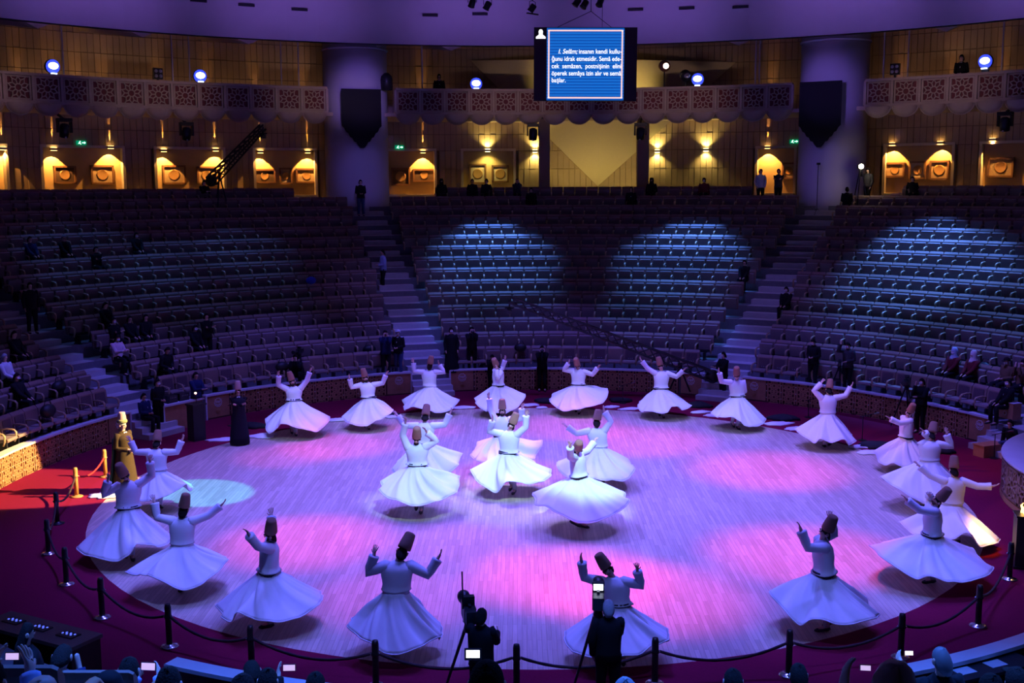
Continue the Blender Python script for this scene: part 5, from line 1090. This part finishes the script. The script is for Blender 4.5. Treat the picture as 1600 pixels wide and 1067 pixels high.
# moving heads under the gallery, lamps and speakers above it
for px, py, lb in ((100, 200, 'black moving light under the left gallery, leftmost'), (291, 206, 'black moving light under the left gallery, right one'), (833, 208, 'black moving light under the middle gallery, left of the wedge'), (1001, 207, 'black moving light under the middle gallery, right of the wedge'), (1571, 190, 'black moving light under the right gallery')):
    p = at_r(px, py-13, RB-.1); u = thing('moving_light', lb, 'spotlight', p, -rad(theta(p)), 'moving lights under the gallery'); b = MB(); b.box((0, 0, .0), (.60, .34, .12)); b.build('base', BLACKM, u); b = MB(); b.box((-.28, 0, -.3), (.07, .22, .5)); b.box((.28, 0, -.3), (.07, .22, .5)); b.box((0, 0, -.07), (.6, .22, .06)); b.build('yoke', BLACKM, u)
    b = MB(); b.lathe([(.10, .26), (.2, .2), (.22, -.05), (.2, -.32), (.17, -.34)], (0, 0, -.42), 14, V((.05, -.25, 1))); b.build('head', BLACKM, u, True); b = MB(); b.ball((-.02, -.12, -.76), .05, 8, 6); b.build('lens', mat('glass_glint', (.9, .9, 1), .1, .8), u, True)
    b = MB(); b.bar((0, .1, .05), (0, .9, .35), .08); b.build('bracket', BLACKM, u)
LB = mat('blue_white_lamp_glow', (.6, .7, 1), emit=(.55, .68, 1.), estr=6.); LH = mat('blue_lens_glow', (.05, .08, .5), emit=(.04, .07, .9), estr=1.3)  # blue glow round the lamp faces, put in as an emissive lens rim
for px, py, lb in ((83, 104, 'lit blue white lamp on the left gallery, leftmost'), (313, 119, 'lit blue white lamp on the left gallery, right one'), (744, 131, 'lit blue white lamp on the middle gallery, left of the screen'), (1090, 124, 'lit blue white lamp on the middle gallery, right of the screen'), (1539, 96, 'lit blue white lamp on the right gallery')):
    p = at_r(px, py, RB+.05); dz = p.z-ZT; u = thing('gallery_lamp', lb, 'lamp', (p.x, p.y, ZT), -rad(theta(p)), 'lit lamps on the gallery parapet'); z = dz
    b = MB(); b.lathe([(.31, .03), (.31, .2), (.2, .34)], (0, 0, z), 16, V((0, 1, .1))); b.build('housing', BLACKM, u, True); b = MB(); b.lathe([(.29, 0), (.30, .02), (.30, .05)], (0, 0, z), 16, V((0, 1, .1))); b.build('lens', LH, u, True); b = MB(); b.ball((0, -.03, z+.03), (.22, .04, .15), 14, 6); b.build('lamp_face', LB, u, True); b = MB(); b.box((0, .1, z*.4), (.3, .12, max(.1, z*.8))); b.build('foot', BLACKM, u)
    b = MB(); b.box((0, -.06, max(.03, z-.30)), (.26, .02, .05)); b.build('painted_reflection', LB, u)  # the lamp's reflection, put in as a glowing strip
for px, py, lb in ((247, 115, 'black four lamp blinder on the left gallery'), (1398, 108, 'black four lamp blinder on the right gallery')):
    p = at_r(px, py, RB+.05); u = thing('blinder_light', lb, 'lamp', (p.x, p.y, ZT), -rad(theta(p)), 'four lamp blinders'); z = p.z-ZT; b = MB(); b.box((0, .08, z), (.42, .2, .5)); b.build('housing', BLACKM, u); b = MB(); b.box((0, .08, z*.5-.1), (.08, .1, max(.1, z))); b.build('foot', BLACKM, u)
    for x in (-.1, .1):
        for zz in (-.11, .11): b = MB(); b.lathe([(.075, .0), (.08, .03), (.02, .035)], (x, -.02, z+zz), 10, V((0, -1, 0))); b.build('lamp', mat('unlit_lamp', (.35, .33, .4), .2, .3), u, True)
for px, py, lb, em in ((1038, 103, 'open copper follow spot with a glowing lamp, right of the screen', True), (1071, 118, 'black follow spot turned down, beside the lit blue lamp', False)):
    p = at_r(px, py, RB+.1); u = thing('follow_spot', lb, 'spotlight', (p.x, p.y, ZT), -rad(theta(p)), 'follow spots on the gallery'); z = p.z-ZT; b = MB(); b.tube([V((0, .05, 0)), V((0, .05, z))], .03, 7); b.build('stand', BLACKM, u)
    b = MB(); b.lathe([(.12, .25), (.26, .15), (.28, -.05), (.25, -.2)], (0, .05, z), 16, V((-.35, .8, .15 if em else .5))); b.build('housing', mat('copper_housing', (.35, .13, .07), .35, .6) if em else BLACKM, u, True)
    b = MB(); b.ball((.10, -.19, z-.02), (.14, .05, .14), 12, 6); b.build('lamp_face', mat('warm_lamp_face', (1, .7, .6), emit=(1, .72, .58), estr=5.) if em else MATS['unlit_lamp'], u, True)
for px, py, lb in ((604, 128, 'black domed loudspeaker on the gallery beside the left column'),):
    p = at_r(px, py, RB-.15); u = thing('loudspeaker', lb, 'loudspeaker', (p.x, p.y, ZT), -rad(theta(p))); b = MB(); b.lathe([(.28, -.4), (.30, .1), (.26, .28), (.12, .42), (.02, .44)], (0, 0, p.z-ZT), 14); b.build('case', BLACK, u, True); b = MB(); b.ball((0, -.2, p.z-ZT), (.18, .1, .2), 10, 6); b.build('grille', BLACKM, u, True)
# tall thin stand by the right column, and the bright lamp on its tripod
p = at_r(1276, 332, RP-2.0); t = thing('light_stand', 'tall thin black stand in front of the right column', 'stand', (p.x, p.y, ZF[13])); h = at_r(1276, 256, RP-2.0).z-ZF[13]
b = MB(); b.tube([V((0, 0, .05)), V((0, 0, h))], .018, 6); b.build('pole', BLACKM, t)
for k in range(3): a = 2*pi*k/3; b = MB(); b.tube([V((0, 0, .3)), V((.4*math.cos(a), .4*math.sin(a), .02))], .014, 5); b.build('leg', BLACKM, t)
b = MB(); b.box((0, -.03, h), (.16, .1, .1)); b.build('clamp', BLACKM, t)
p = at_r(1345, 260, 28.3); t = thing('tripod_lamp', 'dazzling warm white lamp on a tripod beside the right column', 'lamp', (p.x, p.y, ZF[13])); h = p.z-ZF[13]; tripod(t, h-.15, .5)
b = MB(); b.ball((0, -.06, h), (.12, .06, .11), 10, 6); b.build('lamp_face', mat('dazzling_lamp', (1, .9, .7), emit=(1, .88, .6), estr=40.), t, True); b = MB(); b.lathe([(.14, 0), (.14, .16), (.08, .2)], (0, 0, h), 12, V((0, 1, 0))); b.build('housing', BLACKM, t, True)
l = bpy.data.lights.new('tripod_lamp_light', 'POINT'); l.color = (1, .8, .5); l.energy = 14; l.shadow_soft_size = .1; o = bpy.data.objects.new('tripod_lamp_light', l); COL.objects.link(o); o.location = (p.x, p.y-.3, p.z)
# ---------------------------------------------------------------- back wall: wall lamps, pictures, exit signs
def wall_lamp(px, py, label, warm, niche=False):
    r = RBW-.10; p = at_r(px, py, r); th_ = theta(p); t = thing('wall_lamp', label, 'lamp', p, -rad(th_), 'up and down wall lamps')
    b = MB(); b.box((0, 0, 0), (.34, .16, .12)); b.build('housing', mat('lamp_housing_cream', (.6, .5, .4), .5), t)
    gm = mat('amber_lamp_glow', (1, .6, .2), emit=(1, .58, .18), estr=8.) if warm else mat('yellow_lamp_glow', (1, .9, .4), emit=(1, .88, .38), estr=10.)
    for s in (-1, 1): b = MB(); b.box((0, 0, s*.066), (.26, .11, .012)); b.build('diffuser', gm, t)
    n = V((math.sin(rad(th_)), math.cos(rad(th_)), 0)); c = (1, .44, .10) if warm else (1, .78, .22)
    if warm:
        q = V((p.x, p.y, NZ+.17))+n*.045; spot(q, q+n*.15+V((0, 0, 1.5)), c, 560, 9.0, .35, .008); spot(p+n*.02+V((0, 0, -.10)), p+n*.30+V((0, 0, -1.0)), c, 420, 84, .06, .01)
    else:
        spot(p-n*.08+V((0, 0, .12)), p+n*.18+V((0, 0, 1.0)), c, 120, 120, .9, .03); spot(p-n*.08+V((0, 0, -.12)), p+n*.18+V((0, 0, -1.0)), c, 120, 120, .9, .03)
for k, (px, py) in enumerate(((5, 232), (84, 233), (173, 230), (256, 235), (337, 234), (407, 237), (481, 237), (661, 237), (1199, 230), (1394, 225), (1469, 223), (1551, 218))):
    wall_lamp(px, py, ('amber wall lamp over a niche of the %s bay, number %s from the left' % ('left' if k < 7 else 'middle' if k < 9 else 'right', ORD[k if k < 7 else k-7 if k < 9 else k-9])), True)
for k, (px, py) in enumerate(((762, 235), (836, 236), (1027, 236), (1103, 234))):
    wall_lamp(px, py, 'yellow wall lamp of the middle bay, %s from the left' % ORD[k], False)
def picture(x0, x1, y0, y1, label, kind):
    r = RBW+.24; A, B_ = at_r(x0, y0, r), at_r(x1, y1, r); c = (A+B_)/2; w = math.hypot(A.x-B_.x, A.y-B_.y); h = A.z-B_.z; t = thing('framed_picture', label, 'picture', c, -rad(theta(c)), 'framed pictures in the niches')
    fm = mat('picture_frame_brown', (.22, .11, .05), .45); b = MB(); f = .09
    for q in ((0, h/2-f/2, w, f), (0, -h/2+f/2, w, f), (-w/2+f/2, 0, f, h), (w/2-f/2, 0, f, h)): b.box((q[0], 0, q[1]), (q[2], .10, q[3]))
    b.build('frame', fm, t); b = MB(); b.box((0, .02, 0), (w-.1, .02, h-.1)); b.build('mount', mat('picture_mount_%d' % kind, ((.50, .36, .2), (.10, .06, .04), (.62, .52, .36))[kind], .7, var=.35, scale=7), t)
    rr = min(w, h)*.30; b = MB(); b.lathe([(rr, 0), (rr, .012), (rr*.8, .016), (rr*.75, .01), (.01, .012)], (0, .01, 0), 20, V((0, -1, 0))); b.build('medallion', mat('medallion_ochre', (.42, .24, .09), .6, var=.3, scale=20), t, True)
pics = [((83, 120, 259, 287), 1), ((141, 179, 258, 288), 0), ((253, 291, 258, 288), 0), ((307, 339, 260, 288), 0), ((396, 431, 264, 286), 1), ((436, 457, 262, 288), 2), ((462, 496, 263, 286), 0), ((611, 641, 262, 290), 1), ((645, 680, 264, 284), 1), ((733, 760, 256, 287), 2), ((768, 795, 258, 285), 2), ((1222, 1243, 254, 280), 0), ((1383, 1413, 254, 277), 0), ((1421, 1446, 252, 280), 2), ((1453, 1482, 251, 281), 0), ((1544, 1583, 246, 277), 0)]
bay = lambda x: 'left' if x < 510 else 'middle' if x < 1250 else 'right'; cnt = {}
for (q, kd) in pics:
    bb = bay(q[0]); cnt[bb] = cnt.get(bb, -1)+1; picture(*q, '%s picture in a brown frame, %s from the left in the %s bay' % (('ochre', 'dark', 'pale')[kd], ORD[cnt[bb]], bb), kd)
for px, py, lb in ((127, 223, 'green running man exit sign over the leftmost full niche'), (624, 230, 'green exit sign over the niche beside the left column'), (1241, 221, 'green exit sign beside the right column')):
    p = at_r(px, py, RBW-.12); t = thing('exit_sign', lb, 'sign', p, -rad(theta(p)), 'green exit signs'); b = MB(); b.box((0, 0, 0), (.46, .06, .2)); b.build('case', mat('exit_green', (0, .25, .12), emit=(.0, .30, .14), estr=.8), t)
    b = MB(); b.box((-.08, -.035, .0), (.05, .01, .10)); b.ball((-.06, -.035, .065), .022, 6, 4); b.bar((-.1, -.035, .01), (-.15, -.035, -.05), .02); b.bar((-.07, -.035, -.04), (-.02, -.035, -.075), .02); b.bar((.02, -.035, 0), (.16, -.035, 0), .03); b.add([V((.2, -.036, 0)), V((.12, -.036, .06)), V((.12, -.036, -.06))], [(0, 1, 2)]); b.build('pictogram', mat('exit_white', (.8, 1, .9), emit=(.7, 1, .85), estr=2.), t)
# unseen uplights: amber at the gallery wall's streaks, added yellow fill under the wedge
for px, c, pw in ((34, 1, 60), (85, 1, 60), (125, 1, 60), (166, 1, 60), (250, 1, 60), (328, 1, 60), (400, 1, 60), (475, 1, 60), (660, 1, 70), (1204, 1, 70), (1404, 1, 60), (1482, 1, 60), (1560, 1, 60)):
    p = at_r(px, 120, RBW-.55); th_ = theta(p); n = V((math.sin(rad(th_)), math.cos(rad(th_)), 0)); u = thing('uplight', 'unseen amber uplight behind the gallery parapet, %s from the left, hidden from below' % ORD[[34, 85, 125, 166, 250, 328, 400, 475, 660, 1204, 1404, 1482, 1560].index(px)], 'lamp', (p.x, p.y, ZB+.05), -rad(th_), 'gallery uplights')
    b = MB(); b.lathe([(.07, 0), (.08, .10), (.065, .12)], n=10); b.build('housing', BLACKM, u)
    q = V((p.x, p.y, ZB+.19)); spot(q, q+n*.45+V((0, 0, 2.0)), (1, .46, .14), pw*1.3, 20, .9, .02); spot(q-n*.5, q+n*.5+V((0, 0, 1.2)), (1, .55, .30), 26, 120, 1., .05)  # narrow spot draws the wall streak, wide one is added fill
for px, z0, pw in ((880, ZF[14]+.1, 170), (985, ZF[14]+.1, 170), (860, ZB+.1, 170), (1000, ZB+.1, 170)):
    p = at_r(px, 250, 31.2); u = thing('uplight', 'unseen added yellow uplight aimed at the plaster wedge, %s, on the %s' % ('left one' if px < 934 else 'right one', 'gallery' if z0 > 10 else 'concourse'), 'lamp', (p.x, p.y, z0), 0, 'added wedge uplights'); b = MB(); b.lathe([(.07, 0), (.08, .10), (.065, .12)], n=10); b.build('housing', BLACKM, u)
    spot((p.x, p.y, z0+.2), (p.x*.6+934*0+at_r(934, 200, 33).x*.4, 33.6, z0+2.6), (1, .74, .24), pw, 95, .9, .05)
# ---------------------------------------------------------------- freeze the grown figures into plain meshes
bpy.context.view_layer.update(); dg = bpy.context.evaluated_depsgraph_get()
for o in SKINOBS:
    me = bpy.data.meshes.new_from_object(o.evaluated_get(dg)); o.modifiers.clear(); o.data = me
for o, w in TX:
    me = bpy.data.meshes.new_from_object(o.evaluated_get(dg)); n_ = link('lettering', me, o.parent, o.location); n_.rotation_euler = o.rotation_euler; n_.scale = o.scale; bpy.data.objects.remove(o)
